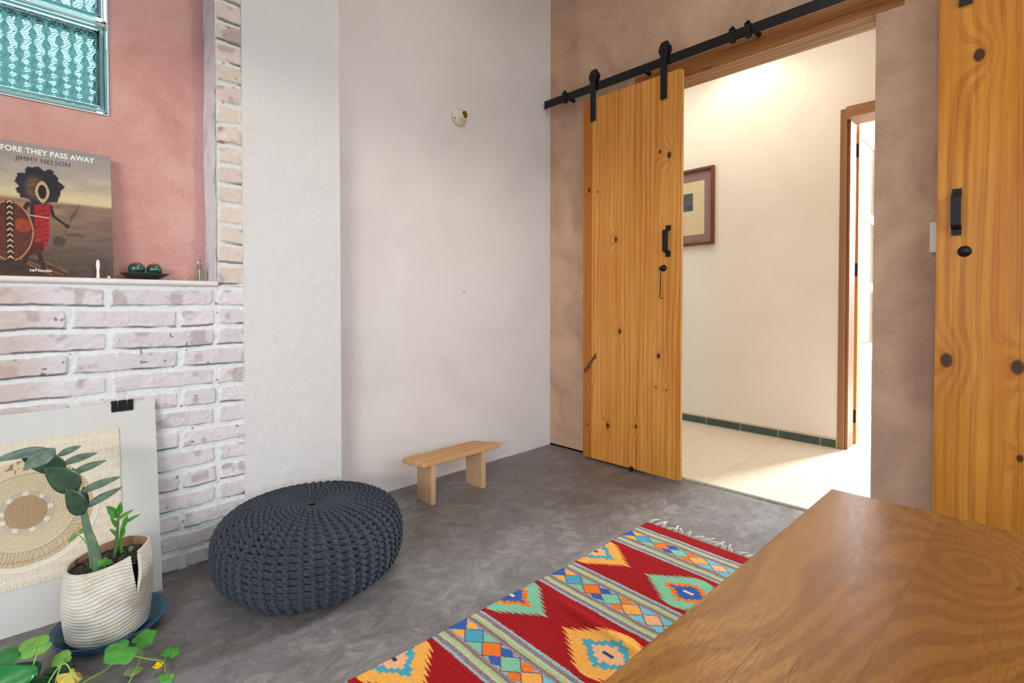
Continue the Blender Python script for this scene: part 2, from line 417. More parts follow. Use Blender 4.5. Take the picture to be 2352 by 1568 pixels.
# whitewashed brick wall, modelled as relief
def brick_patch(x0, x1, z0, z1, res, jamb=False):
    q_ = 0.0035/res
    def vnoise(sh, c, *a): return globals()['vnoise'](sh, c*q_, *a)
    nx, nz = int((x1-x0)/res)+1, int((z1-z0)/res)+1
    X = np.linspace(x0, x1, nx)[None, :].repeat(nz, 0); Z = np.linspace(z0, z1, nz)[:, None].repeat(nx, 1)
    wz = (vnoise(X.shape, 26, 5)-0.5)*0.010; wx = (vnoise(X.shape, 20, 6)-0.5)*0.012
    pitch = 0.0765
    if jamb: pitch = 0.079
    zz = Z + wz + (vnoise(X.shape, 90, 9, 2)-0.5)*0.012 - (1.087 if jamb else 0.989 - 13*0.0765) + (0.008 if jamb else 0)
    row = np.floor(zz/pitch).astype(int); fz = zz - row*pitch
    xx = X + wx
    P = 0.3075
    if jamb:
        fx = (xx + 2.148); L = 0.086; idb = row*7
        left, right = fx, np.full_like(fx, 0.05)
    else:
        shift = np.where((row % 2) == 0, -2.272, -2.482) + 0.0*row
        t = (xx - shift)/P; b = np.floor(t); left = (t-b)*P; right = P-left
        idb = row*31 + b.astype(int)
        # closer bricks at the pier end
        j1 = np.where((row % 2) == 0, -2.272, -2.482); j2 = np.where((row % 2) == 0, np.where((row % 4) == 2, -1.9, -2.146), -2.152)
        z1 = (xx > j1) & (xx <= j2); z2 = xx > j2
        left = np.where(z1, xx-j1, np.where(z2, xx-j2, left)); right = np.where(z1, np.minimum(j2-xx, 0.2), np.where(z2, 0.08, right))
        idb = np.where(z1, row*31+71, np.where(z2, row*31+77, idb))
        right = np.where((xx <= j1) & (xx > j1-0.15), j1-xx, right)
    j = 0.010
    e1 = 0.0065 if not jamb else 0.007
    dz = np.minimum(fz - 0.004, pitch - 0.012 - fz); dx = np.minimum(left - j*0.8, right - j*0.8)
    d = np.minimum(dz, dx) + (vnoise(X.shape, 8, 13)-0.5)*0.009
    # rounded corners
    cd = np.minimum(dz, 0.014)**1 ; ce = np.minimum(dx, 0.014)
    corner = 0.014 - np.sqrt(np.maximum(0, 0.014-cd)**2 + np.maximum(0, 0.014-ce)**2)
    d = np.minimum(d, corner + (vnoise(X.shape, 8, 14)-0.5)*0.006)
    inside = sstep(-0.001, e1*0.7, d)
    h = inside*0.0070
    rr = np.random.default_rng(3).random(4096)
    rb = rr[(idb*37) % 4096]
    depth = (rb-0.5)*0.006*inside
    h = h + depth + (vnoise(X.shape, 14, 21, 4)-0.5)*0.0065 + (vnoise(X.shape, 4, 22, 2)-0.5)*0.0026
    # worn bottom-edge cracks and pits
    crack = sstep(0.0042, 0.0022, np.abs(fz-0.0038+(vnoise(X.shape, 9, 33)-0.5)*0.004))*sstep(0.42, 0.56, vnoise(X.shape, 40, 31, 4))*sstep(-0.004, 0.004, dx)
    pit = (vnoise(X.shape, 5, 41, 2) > 0.845).astype(float) * (rb > 0.35)
    h = h - crack*0.005 - pit*0.004
    red = vnoise(X.shape, 16, 51, 3); stain = sstep(0.60, 0.74, red)*inside
    base = lc('#dbd5db')[None, None]*inside[..., None] + lc('#dde2e6')[None, None]*(1-inside[..., None])
    if jamb: base = lc('#dccbc0')[None, None]*inside[..., None] + lc('#d9dcd8')[None, None]*(1-inside[..., None])
    tint = (0.90+0.14*rr[(idb*91+7) % 4096])[..., None]
    colr = base*tint*inside[..., None] + base*(1-inside[..., None])
    colr = colr*(1-0.62*stain[..., None]) + lc('#9a8588')*0.62*stain[..., None]
    leftw = (sstep(-2.60, -2.72, X)*0.55)[..., None]*inside[..., None]
    colr = colr*(1-leftw) + lc('#bf9f8c')*leftw
    colr = colr*(1-0.85*crack[..., None]) + lc('#584640')*0.85*crack[..., None]
    colr = colr*(1-0.7*pit[..., None]) + lc('#5c4a44')*0.7*pit[..., None]
    grime = (vnoise(X.shape, 3, 55, 2)-0.5)[..., None]*0.16; colr = colr*(1+grime)
    Pb = np.stack([X, -0.139 - h, Z], -1)
    if jamb: Pb[:, 0, 1] = -0.125; Pb[:, 0, 0] += 0.002
    return Pb, colr
Pm, Cm = brick_patch(-2.95, -2.05, 0.0, 1.070, 0.0022)
wbk = grid_obj('wall_brick', Pm, M['brick'], col=Cm); tag(wbk, 'whitewashed brick wall under the niche', kind='structure')
Pm, Cm = brick_patch(-2.148, -2.05, 1.070, ZC, 0.003, True)
jb = grid_obj('jamb_bricks', Pm, M['brick'], parent=wbk, col=Cm); jb['label'] = 'column of whitewashed brick ends beside the pier'
# solid core, reveal and sill of the niche
core = MB().box(XL, -2.94, -0.141, 0.15, 0, 1.066).box(-2.94, -2.05, -0.124, 0.15, 0, 1.066).box(-2.145, -2.05, -0.126, 0.15, 1.066, ZC)
struct('wall_brick_core', core, M['reveal'])
rv = MB()   # uneven plastered reveal
zs = np.linspace(1.085, ZC, 90)
n_ = 90
Y_ = np.linspace(0.012, -0.146, 14)[None, :].repeat(n_, 0); Z_ = zs[:, None].repeat(14, 1)
bul = (vnoise((n_, 14), 7, 61)-0.5)*0.012
edge_w = 0.002*np.sin(zs*80)[:, None]*sstep(-0.10, -0.146, Y_)
grid_obj('reveal', np.stack([-2.150 + bul - edge_w*0.6, Y_, Z_], -1), M['reveal'], parent=wbk)
nx_ = 200
X_ = np.linspace(XL, -2.147, nx_)[None, :].repeat(10, 0)
prof = np.array([(0.01, 1.087), (-0.06, 1.0875), (-0.12, 1.087), (-0.145, 1.0865), (-0.153, 1.084), (-0.156, 1.079), (-0.155, 1.072), (-0.150, 1.067), (-0.140, 1.064), (-0.13, 1.063)])
sy = prof[:, 0][:, None] + (vnoise((10, nx_), 22, 71)-0.5)*0.004; sz = prof[:, 1][:, None] + (vnoise((10, nx_), 30, 72)-0.5)*0.002*(prof[:, 1] < 1.0862)[:, None]
sl = grid_obj('trim_2', np.stack([X_, sy, sz], -1), plaster('sill_plaster', [(0.3, C('#d3d0cb')), (0.7, C('#e2e0dc'))], 8, 90, 0.3)); tag(sl, 'pale plaster sill of the pink niche', kind='structure')
# pink back of the niche with the hole for the glass blocks
GX0, GX1, GZ0, GZ1 = -3.06, -2.456, 1.686, 2.352
pk = MB()
pk.box(GX1, -2.145, 0.01, 0.15, 1.06, ZC).box(XL, GX0, 0.01, 0.15, 1.06, ZC).box(GX0, GX1, 0.01, 0.15, 1.06, GZ0).box(GX0, GX1, 0.01, 0.15, GZ1, ZC)
struct('wall_niche', pk, M['pink'], 'pink limewashed back wall of the niche')

# ------------------------------------------------------------------ glass blocks
def mk_glass():
    n = NT('aqua_pressed_glass')
    g = n.done((0.56, 0.84, 0.87, 1), 0.03)
    n.b.inputs['Transmission Weight'].default_value = 1.0; n.b.inputs['IOR'].default_value = 1.5
    return g
M['glass'] = mk_glass()
M['mortar'] = plain('white_mortar', '#dfe3e4', 0.8, 0, 0.05, 60)
def ring(mb, x0, x1, z0, z1, prof):
    """mitred moulding round a rectangle; prof = list of (inset, y)"""
    vs = []
    for i, y in prof: vs += [(x0+i, y, z0+i), (x1-i, y, z0+i), (x1-i, y, z1-i), (x0+i, y, z1-i)]
    fs = []
    for k in range(len(prof)-1):
        for c in range(4): fs.append((k*4+c, k*4+(c+1) % 4, (k+1)*4+(c+1) % 4, (k+1)*4+c))
    mb.add(vs, fs)
def glass_block(z0, z1, label):
    x0, x1 = GX0+0.003, GX1-0.003
    t = empty('glass_block', ((x0+x1)/2, 0.06, z0), label, 'glass block', 'aqua glass blocks set in the pink wall')
    f = MB()
    ring(f, x0, x1, z0, z1, [(0.0, 0.075), (0.0, 0.006), (0.003, 0.002), (0.009, 0.001), (0.011, 0.006), (0.014, 0.006), (0.016, 0.000), (0.022, 0.002), (0.026, 0.010), (0.029, 0.024), (0.029, 0.075), (0.0, 0.075)])
    obj('frame', f, M['glass'], t, smooth=False)
    a, b, c, d = x0+0.027, x1-0.027, z0+0.027, z1-0.027
    res = 0.0016; nx, nz = int((b-a)/res), int((d-c)/res)
    X = np.linspace(a, b, nx)[None, :].repeat(nz, 0); Z = np.linspace(c, d, nz)[:, None].repeat(nx, 1)
    sx, sz = 0.0340, 0.0500
    ci = np.round((X-a)/sx); best = np.full(X.shape, 9.0); H = np.zeros(X.shape)
    for di in (-1, 0, 1):
        cc = ci+di; off = np.where(cc.astype(int) % 2 == 0, 0.0, 0.5)
        for dj in (-1, 0, 1):
            rj = np.round((Z-c)/sz-off)+dj
            ux = X-(a+cc*sx); uz = Z-(c+(rj+off)*sz); r = np.hypot(ux, uz*0.86); ph = np.arctan2(uz, ux)
            tri = np.abs(((ph/(2*PI)*12) % 1.0)-0.5)*2
            h = tri*np.minimum(r, 0.024)*0.33 - r*0.03
            m = r < best; H = np.where(m, h, H); best = np.where(m, r, best)
    Hh = 0.006*0 + H
    grid_obj('pane', np.stack([X, 0.020+Hh, Z], -1), M['glass'], parent=t, smooth=False)
    bk_ = MB().box(a-0.001, b+0.001, 0.055, 0.060, c-0.001, d+0.001); obj('rear_pane', bk_, M['glass'], t)
    return t
glass_block(1.691, 2.011, 'lower aqua glass block with pressed star pattern in the pink wall')
glass_block(2.020, 2.345, 'upper aqua glass block cut off by the top of the photo')
mo = MB(); ring(mo, GX0, GX1, GZ0, GZ1, [(0.0, 0.004), (0.004, 0.004), (0.005, 0.08)]); mo.box(GX0, GX1, 0.012, 0.075, 2.0115, 2.0195)
tag(obj('trim_3', mo, M['mortar']), 'white mortar joint round the glass blocks', kind='structure')

# ------------------------------------------------------------------ sliding doors, rail
def strap_hanger(parent, y, w_=0.040):
    cx, cz = -0.082, 2.428
    st = (2.148, 2.30, 2.37, 2.39, 2.41)
    outer = [(-0.1005, z) for z in st] + [(cx - 0.0185*math.cos(a_), cz + 0.047*math.sin(a_)) for a_ in np.linspace(0, PI, 15)] + [(cx+0.0185, 2.40)]
    inner = [(-0.0945, z) for z in st] + [(cx - 0.0125*math.cos(a_), cz + 0.041*math.sin(a_)) for a_ in np.linspace(0, PI, 15)] + [(cx+0.0125, 2.40)]
    m = len(outer); vs = []
    for lst in (outer, inner):
        for sg in (-1, 1):
            for x, z in lst: vs.append((x, y + sg*w_/2*0.95*(1.0 + 0.55*math.exp(-((z-2.430)/0.026)**2) - 0.25*max(0, (z-2.45)/0.025)), z))
    fs = []
    for i in range(m-1):
        fs += [(i, i+1, m+i+1, m+i), (2*m+i, 3*m+i, 3*m+i+1, 2*m+i+1), (i, 2*m+i, 2*m+i+1, i+1), (m+i, m+i+1, 3*m+i+1, 3*m+i)]
    fs += [(0, m, 3*m, 2*m), (m-1, 3*m-1, 4*m-1, 2*m-1)]
    h = obj('hanger_strap', MB().add(vs, fs), M['black'], parent)
    wh = MB().lathe([(0.0, -0.0095), (0.037, -0.0095), (0.037, -0.006), (0.031, -0.004), (0.031, 0.004), (0.037, 0.006), (0.037, 0.0095), (0.0, 0.0095)], (cx+0.001, y, cz-0.002), 'x', 28)
    obj('wheel', wh, M['black'], h)
    for z_, r_ in ((2.18, 0.0075), (2.262, 0.0075), (2.428, 0.011)):
        obj('bolt', MB().lathe([(0.0, -0.008), (r_*0.6, -0.0075), (r_, -0.003), (r_, 0.004), (0, 0.004)], (-0.1005, y, z_), 'x', 12), M['black'], h)
def pull_handle(parent, y, z0, z1, w_=0.028):
    x = -0.0905; d = 0.042
    prof = [(x, z0), (x-0.005, z0), (x-0.005, z0+0.022), (x-d+0.006, z0+0.030), (x-d, z0+0.036), (x-d, z1-0.036), (x-d+0.006, z1-0.030), (x-0.005, z1-0.022), (x-0.005, z1), (x, z1), (x, z1-0.026), (x-d+0.012, z1-0.037), (x-d+0.008, z1-0.042), (x-d+0.008, z0+0.042), (x-d+0.012, z0+0.037), (x, z0+0.026)]
    n = len(prof)
    vs = [(p[0], y-w_/2, p[1]) for p in prof] + [(p[0], y+w_/2, p[1]) for p in prof]
    fs = [(i, (i+1) % n, n+(i+1) % n, n+i) for i in range(n)]
    q = [(0,1,2,15), (2,3,14,15), (3,4,13,14), (4,5,12,13), (5,6,11,12), (6,7,10,11), (7,8,9,10)]
    fs += q + [tuple(n+i for i in c[::-1]) for c in q]
    h = obj('pull_handle', MB().add(vs, fs), M['black'], parent, bevel=0.0012)
    for z_ in (z0+0.012, z1-0.012):
        obj('screw', MB().lathe([(0, -0.003), (0.004, -0.0028), (0.006, -0.001), (0.006, 0.002), (0, 0.002)], (x-0.0045, y, z_), 'x', 14), M['black'], h)
    return h
# left leaf
LY0, LY1 = -1.018, -0.358
pine = ('#cf8328', '#e4a042', '#9c5410')
def door_leaf(name, y0, y1, label, knots, seams, third, freq=95, cols=None):
    loc = (-0.07, (y0+y1)/2, 0.012)
    t = empty(name, loc, label, 'door', 'pine sliding doors on the black rail')
    lk = [(a-loc[1], z-loc[2], r) for a, z, r in knots]; ls = [s_-loc[1] for s_ in seams]
    th = (third[0]-loc[1], third[1]-loc[1], third[2]) if third else None
    m = wood('pine_' + name + str(len(knots)), 'z', 'y', cols or pine, lk, ls, freq=freq, amp=1.3, contrast=0.9, third=th, rough=0.36, stretch=0.22, fig=2.4)
    obj('door_panel', MB().box(-0.0895, -0.052, y0, y1, 0.012, 2.290), m, t, bevel=0.0015)
    return t
DL = door_leaf('sliding_door', LY0, LY1, 'pine plank sliding door hanging left of the open doorway',
    [(-0.405, 1.72, 0.013), (-0.47, 1.70, 0.006), (-0.90, 1.86, 0.010), (-0.955, 1.83, 0.016), (-0.605, 1.39, 0.014), (-0.635, 0.83, 0.014),
     (-0.405, 0.60, 0.018), (-0.895, 0.70, 0.014), (-0.88, 0.52, 0.006), (-0.945, 0.51, 0.006), (-0.55, 0.24, 0.016), (-0.75, 0.27, 0.010), (-0.395, 0.22, 0.008)],
    [-0.425, -0.775], (-0.425, -0.2, '#9c4f12'), cols=('#d68e40', '#e8ab56', '#a55f1c'))
strap_hanger(DL, -0.437); strap_hanger(DL, -0.923)
pull_handle(DL, -0.953, 1.262, 1.438)
rose = MB().lathe([(0, -0.012), (0.010, -0.011), (0.017, -0.006), (0.019, 0.0), (0, 0.0)], (-0.0905, -0.925, 1.200), 'x', 20)
hk = obj('hook_latch', rose, M['black'], DL, smooth=True)
obj('hook', MB().tube([(-0.104, -0.918, 1.195), (-0.108, -0.916, 1.175), (-0.106, -0.914, 1.10), (-0.105, -0.914, 1.055), (-0.106, -0.906, 1.040), (-0.107, -0.912, 1.031), (-0.106, -0.930, 1.030)], 0.0028, 8).tube([(-0.1035, -0.925, 1.203), (-0.108, -0.912, 1.205), (-0.108, -0.908, 1.194), (-0.103, -0.918, 1.187)], 0.004, 8), M['black'], hk, smooth=True)
M['pine_edge'] = wood('pine_edge', 'z', 'x', ('#cf934b', '#e0a860', '#9c5a20'), freq=90, amp=0.7, contrast=0.6)
obj('edge_strip', MB().box(-0.0800, -0.0600, -1.0275, -1.0179, 0.014, 2.288), M['pine_edge'], DL, bevel=0.003)
# dark gnarly knot streak of the lower left plank
stk = MB(); sp_ = [(-0.366, 0.575), (-0.392, 0.60), (-0.43, 0.655), (-0.460, 0.690), (-0.463, 0.676), (-0.463, 0.655), (-0.435, 0.632), (-0.412, 0.590), (-0.392, 0.560), (-0.367, 0.552)]
stk.prism(sp_, 'x', -0.0899, -0.0893); obj('knot_streak', stk, plain('knot_wood', '#6e3411', 0.5, 0, 0.35, 60), DL)
gd = MB().box(-0.105, -0.050, -0.735, -0.712, 0.0005, 0.004).box(-0.0965, -0.0915, -0.735, -0.712, 0.004, 0.026)
tag(obj('floor_guide', gd, M['black'], bevel=0.0008), 'small black floor guide under the left sliding door', 'door guide')
# right leaf
DR = door_leaf('sliding_door', -2.78, -2.113, 'pine plank sliding door at the right edge with dark knots',
    [(-2.232, 1.945, 0.022), (-2.150, 0.775, 0.025), (-2.350, 0.765, 0.024), (-2.36, 0.43, 0.012), (-2.55, 1.3, 0.02), (-2.60, 0.6, 0.02)], [-2.3555, -2.57], None, freq=60)
strap_hanger(DR, -2.192, 0.042); strap_hanger(DR, -2.70, 0.042)
pull_handle(DR, -2.174, 1.266, 1.447)
obj('door_knob', MB().lathe([(0, -0.016), (0.009, -0.0150), (0.0125, -0.011), (0.014, -0.006), (0.020, -0.003), (0.0215, 0.0), (0, 0.0)], (-0.0905, -2.199, 1.202), 'x', 28), M['black'], DR, smooth=True)
# rail
RA = empty('sliding_door_rail', (-0.08, -0.02, 2.338), 'long black flat steel rail crossing the brown wall', 'door rail')
obj('track', MB().box(-0.0845, -0.0785, -1.335, -0.018, 2.338, 2.390), M['black'], RA, bevel=0.0008)
obj('track', MB().box(-0.0845, -0.0785, -3.1, -1.337, 2.338, 2.390), M['black'], RA, bevel=0.0008)
for y_ in (-0.21, -0.78, -1.40, -1.95, -2.5, -3.0):
    obj('spacer', MB().lathe([(0.012, -0.0785), (0.012, 0.0)], (0, y_, 2.362), 'x', 16), M['black'], RA)
    obj('spacer_bolt', MB().lathe([(0, -0.094), (0.007, -0.093), (0.0105, -0.087), (0.0105, -0.0842), (0, -0.0842)], (0, y_, 2.362), 'x', 12), M['black'], RA)
def stop(y, s_=1):
    m = MB().box(-0.098, -0.0846, y-0.013, y+0.013, 2.332, 2.398).box(-0.0784, -0.068, y-0.013, y+0.013, 2.332, 2.398).box(-0.098, -0.068, y-0.013, y+0.013, 2.3905, 2.399)
    m.lathe([(0.006, 2.3985), (0.0085, 2.401), (0.0085, 2.410), (0.006, 2.413), (0, 2.413)], (-0.083, y, 0), 'z', 14)
    obj('door_stop', m, M['black'], RA, bevel=0.001)
for y_ in (-0.198, -1.298, -1.375): stop(y_)
obj('joint_plate', MB().box(-0.0885, -0.0846, -1.368, -1.305, 2.343, 2.386), M['black'], RA, bevel=0.001)

# light switch
sw = empty('light_switch', (0, -2.13, 1.272), 'white light switch plate half hidden by the right sliding door', 'light switch')
obj('plate', MB().box(-0.011, 0.0, -2.165, -2.084, 1.209, 1.335), plain('ivory_plastic', '#dcd6c8', 0.35, 0, 0.03), sw, bevel=0.004, seg=3)
obj('rocker', MB().box(-0.0135, -0.010, -2.150, -2.100, 1.232, 1.312), plain('ivory_rocker', '#e2ddd0', 0.3, 0, 0.03), sw, bevel=0.002)

# ------------------------------------------------------------------ passage door, frame, picture
fr_m = wood('stained_frame_wood', 'z', 'y', ('#8d6648', '#a07656', '#6f4a30'), freq=60, amp=0.8, contrast=0.5, rough=0.45)
fr_h = wood('stained_head_wood', 'y', 'z', ('#93694a', '#a67a58', '#6f4a30'), freq=60, amp=0.8, contrast=0.5, rough=0.45)
d1 = tag(bpy.data.objects.new('door_1', None), 'passage doorway with brown wooden frame', kind='structure'); COL.objects.link(d1); d1.location = (HX(-1.5), -1.9, 0.01)
xw = HX(-1.5)
obj('jamb', MB().box(xw-0.010, xw+0.06, -1.513, -1.474, 0.010, 2.304).box(xw+0.012, xw+0.168, -1.531, -1.514, 0.010, 2.290), fr_m, d1, bevel=0.002)
obj('jamb', MB().box(HX(-2.35)-0.010, HX(-2.35)+0.16, -2.381, -2.345, 0.010, 2.304), fr_m, d1, bevel=0.002)
obj('head', MB().box(xw-0.045, xw+0.158, -2.344, -1.5140, 2.232, 2.305), fr_h, d1, bevel=0.002)
lf_m = wood('old_door_wood', 'z', 'y', ('#c48b50', '#d09a60', '#94602f'), freq=50, amp=0.7, contrast=0.5, rough=0.5)
lf_g = wood('glare_door_wood', 'z', 'x', ('#d8c8b8', '#e4d8ca', '#b89a7c'), freq=50, amp=0.8, contrast=0.6, rough=0.6)  # paler than the hinge stile: daylight overexposure put into the wood colour
leaf = empty('door_leaf', (1.5, -1.515, 0.014), 'old glazed wooden door standing open to daylight outside', 'door')
x0, x1, y0, y1 = 1.500, 2.17, -1.540, -1.492
obj('hinge_stile', MB().box(x0, x0+0.075, y0, y1, 0.014, 2.275), lf_m, leaf, bevel=0.002)
obj('lock_stile', MB().box(x1-0.09, x1, y0, y1, 0.014, 2.275), lf_g, leaf, bevel=0.002)
for nm, a_, b_ in (('top_rail', 2.20, 2.275), ('glazing_bar', 1.62, 1.665), ('glazing_bar', 1.10, 1.145), ('middle_rail', 0.56, 0.68), ('bottom_rail', 0.014, 0.13)):
    obj(nm, MB().box(x0+0.0755, x1-0.0905, y0+0.001, y1-0.001, a_, b_), lf_g, leaf, bevel=0.002)
obj('lower_panel', MB().box(x0+0.076, x1-0.091, y0+0.015, y1-0.015, 0.1305, 0.5595), lf_g, leaf)
def mk_pane():
    n = NT('clear_door_glass'); n.b.inputs['Transmission Weight'].default_value = 1.0; return n.done((0.95, 0.98, 0.97, 1), 0.02)
M['pane'] = mk_pane()
for a_, b_ in ((1.666, 2.199), (1.146, 1.619), (0.681, 1.099)):
    f = MB(); xa, xb = x0+0.0758, x1-0.0908
    for s0, s1, t0, t1 in ((xa, xa+0.012, a_, b_), (xb-0.012, xb, a_, b_), (xa+0.0121, xb-0.0121, a_, a_+0.012), (xa+0.0121, xb-0.0121, b_-0.012, b_)):
        f.box(s0, s1, y0+0.010, y0+0.030, t0+0.0003, t1-0.0003)
    b = obj('glazing_bead', f, lf_g, leaf); obj('pane', MB().box(xa+0.0122, xb-0.0122, y0+0.018, y0+0.022, a_+0.0125, b_-0.0125), M['pane'], b)
for z_ in (2.068, 1.236, 0.205):
    hg = MB().box(x0-0.0025, x0-0.0002, y0+0.004, y1-0.002, z_-0.046, z_+0.046)
    hg.tube([(x0-0.006, y1+0.005, z_-0.046), (x0-0.006, y1+0.005, z_-0.018)], 0.005, 10).tube([(x0-0.006, y1+0.005, z_-0.012), (x0-0.006, y1+0.005, z_+0.012)], 0.005, 10).tube([(x0-0.006, y1+0.005, z_+0.018), (x0-0.006, y1+0.005, z_+0.046)], 0.005, 10)
    obj('hinge', hg, M['black'], leaf)

pic = empty('framed_picture', (HX(-0.42), -0.42, 1.48), 'brown framed small print hanging on the cream passage wall', 'picture')
U = Vector((0.0443, 1, 0)).normalized(); Nn = Vector((-1, 0.0443, 0)).normalized()
pc = Vector((HX(-0.30), -0.30, 1.795))
def pbox(name, u0, u1, z0, z1, d0, d1, mat, par, **kw):
    mb = MB(); mb.obox(pc + U*((u0+u1)/2) + Nn*((d0+d1)/2) + Vector((0, 0, (z0+z1)/2)), U*((u1-u0)/2), Vector((0, 0, (z1-z0)/2)), Nn*((d1-d0)/2))
    return obj(name, mb, mat, par, **kw)
pf = wood('walnut_frame', 'z', 'y', ('#6b3f24', '#7d4c2c', '#40220f'), freq=80, amp=0.7, contrast=0.7, rough=0.35)
W2, H2 = 0.300, 0.315; fw_ = 0.022
for nm, a in (('frame_side', (-W2, -W2+fw_, -H2, H2)), ('frame_side', (W2-fw_, W2, -H2, H2)), ('frame_rail', (-W2+fw_+.0003, W2-fw_-.0003, H2-fw_, H2)), ('frame_rail', (-W2+fw_+.0003, W2-fw_-.0003, -H2, -H2+fw_))):
    pbox(nm, *a, 0.001, 0.030, pf, pic, bevel=0.002)
pbox('mat_board', -W2+fw_+.001, W2-fw_-.001, -H2+fw_+.001, H2-fw_-.001, 0.002, 0.010, plain('mauve_mat', '#8a6f6e', 0.8, 0, 0.05), pic)
pp = pbox('paper', -0.215, 0.215, -0.228, 0.212, 0.0101, 0.0115, plain('cream_paper', '#cdbf9c', 0.85, 0, 0.05), pic)
pbox('etching', -0.115, 0.108, -0.026, 0.120, 0.0116, 0.0122, plain('dark_etching', '#4c5350', 0.8, 0, 0.35, 16), pp)

# ------------------------------------------------------------------ lamp socket and nail on the white wall
so = empty('lamp_socket', (-0.826, 0, 2.098), 'round white porcelain lamp socket without a bulb on the white wall', 'lamp socket')
por = plain('porcelain', '#ddd6c6', 0.22, 0, 0.04)
obj('base', MB().lathe([(0.0, 0.0), (0.050, 0.0), (0.052, -0.006), (0.050, -0.014), (0.043, -0.020), (0.036, -0.026), (0.030, -0.042), (0.027, -0.058), (0.0255, -0.063), (0.022, -0.064), (0.0205, -0.060), (0.0195, -0.050), (0.019, -0.022), (0, -0.022)], (-0.826, 0, 2.098), 'y', 40), por, so, smooth=True)
obj('screw_shell', MB().lathe([(0.0186, -0.056), (0.0175, -0.053), (0.0186, -0.050), (0.0175, -0.047), (0.0186, -0.044), (0.0175, -0.041), (0.0186, -0.038), (0.0175, -0.034), (0.017, -0.024), (0, -0.0238)], (-0.826, 0, 2.098), 'y', 32), plain('brass', '#a8741f', 0.3, 0.9, 0.1), so, smooth=True)
for q in (3.6, 0.5):
    obj('screw', MB().lathe([(0, -0.020), (0.004, -0.0195), (0.0055, -0.017), (0.0055, -0.012), (0, -0.012)], (-0.826+0.043*math.cos(q), 0, 2.098+0.043*math.sin(q)), 'y', 12), M['black'], so)
tag(obj('nail', MB().lathe([(0.0012, 0.0), (0.0012, -0.012), (0.0028, -0.012), (0.0028, -0.0135), (0, -0.0135)], (-0.792, 0, 1.067), 'y', 10), plain('rusty_nail', '#4a3328', 0.6, 0.5)), 'tiny rusty nail in the middle of the white wall', 'nail')

# ------------------------------------------------------------------ little bench
pale = ('#c79a6c', '#d6ab7c', '#a8794c')
bm = wood('pale_pine', 'x', 'y', pale, freq=50, amp=1.2, contrast=0.7, rough=0.6, dark='#4a2c18')
bl_ = wood('pale_pine_upright', 'z', 'y', ('#bd9a78', '#cbab88', '#a58362'), freq=55, amp=1.2, contrast=0.5, rough=0.65, dark='#4a2c18')
bn = empty('low_bench', (-1.06, -0.25, 0), 'small low pale pine bench standing against the white wall', 'bench')
obj('seat', MB().prism([(-1.290, -0.318), (-0.790, -0.318), (-0.778, -0.306), (-0.850, -0.168), (-0.868, -0.160), (-1.300, -0.160), (-1.325, -0.170), (-1.328, -0.186), (-1.302, -0.308)], 'z', 0.1975, 0.220), bm, bn, bevel=0.004, seg=3)
obj('leg', MB().box(-1.253, -1.226, -0.314, -0.190, 0.0, 0.1972), bl_, bn, bevel=0.0015)
obj('leg', MB().box(-0.921, -0.893, -0.314, -0.178, 0.0, 0.1972), bl_, bn, bevel=0.0015)

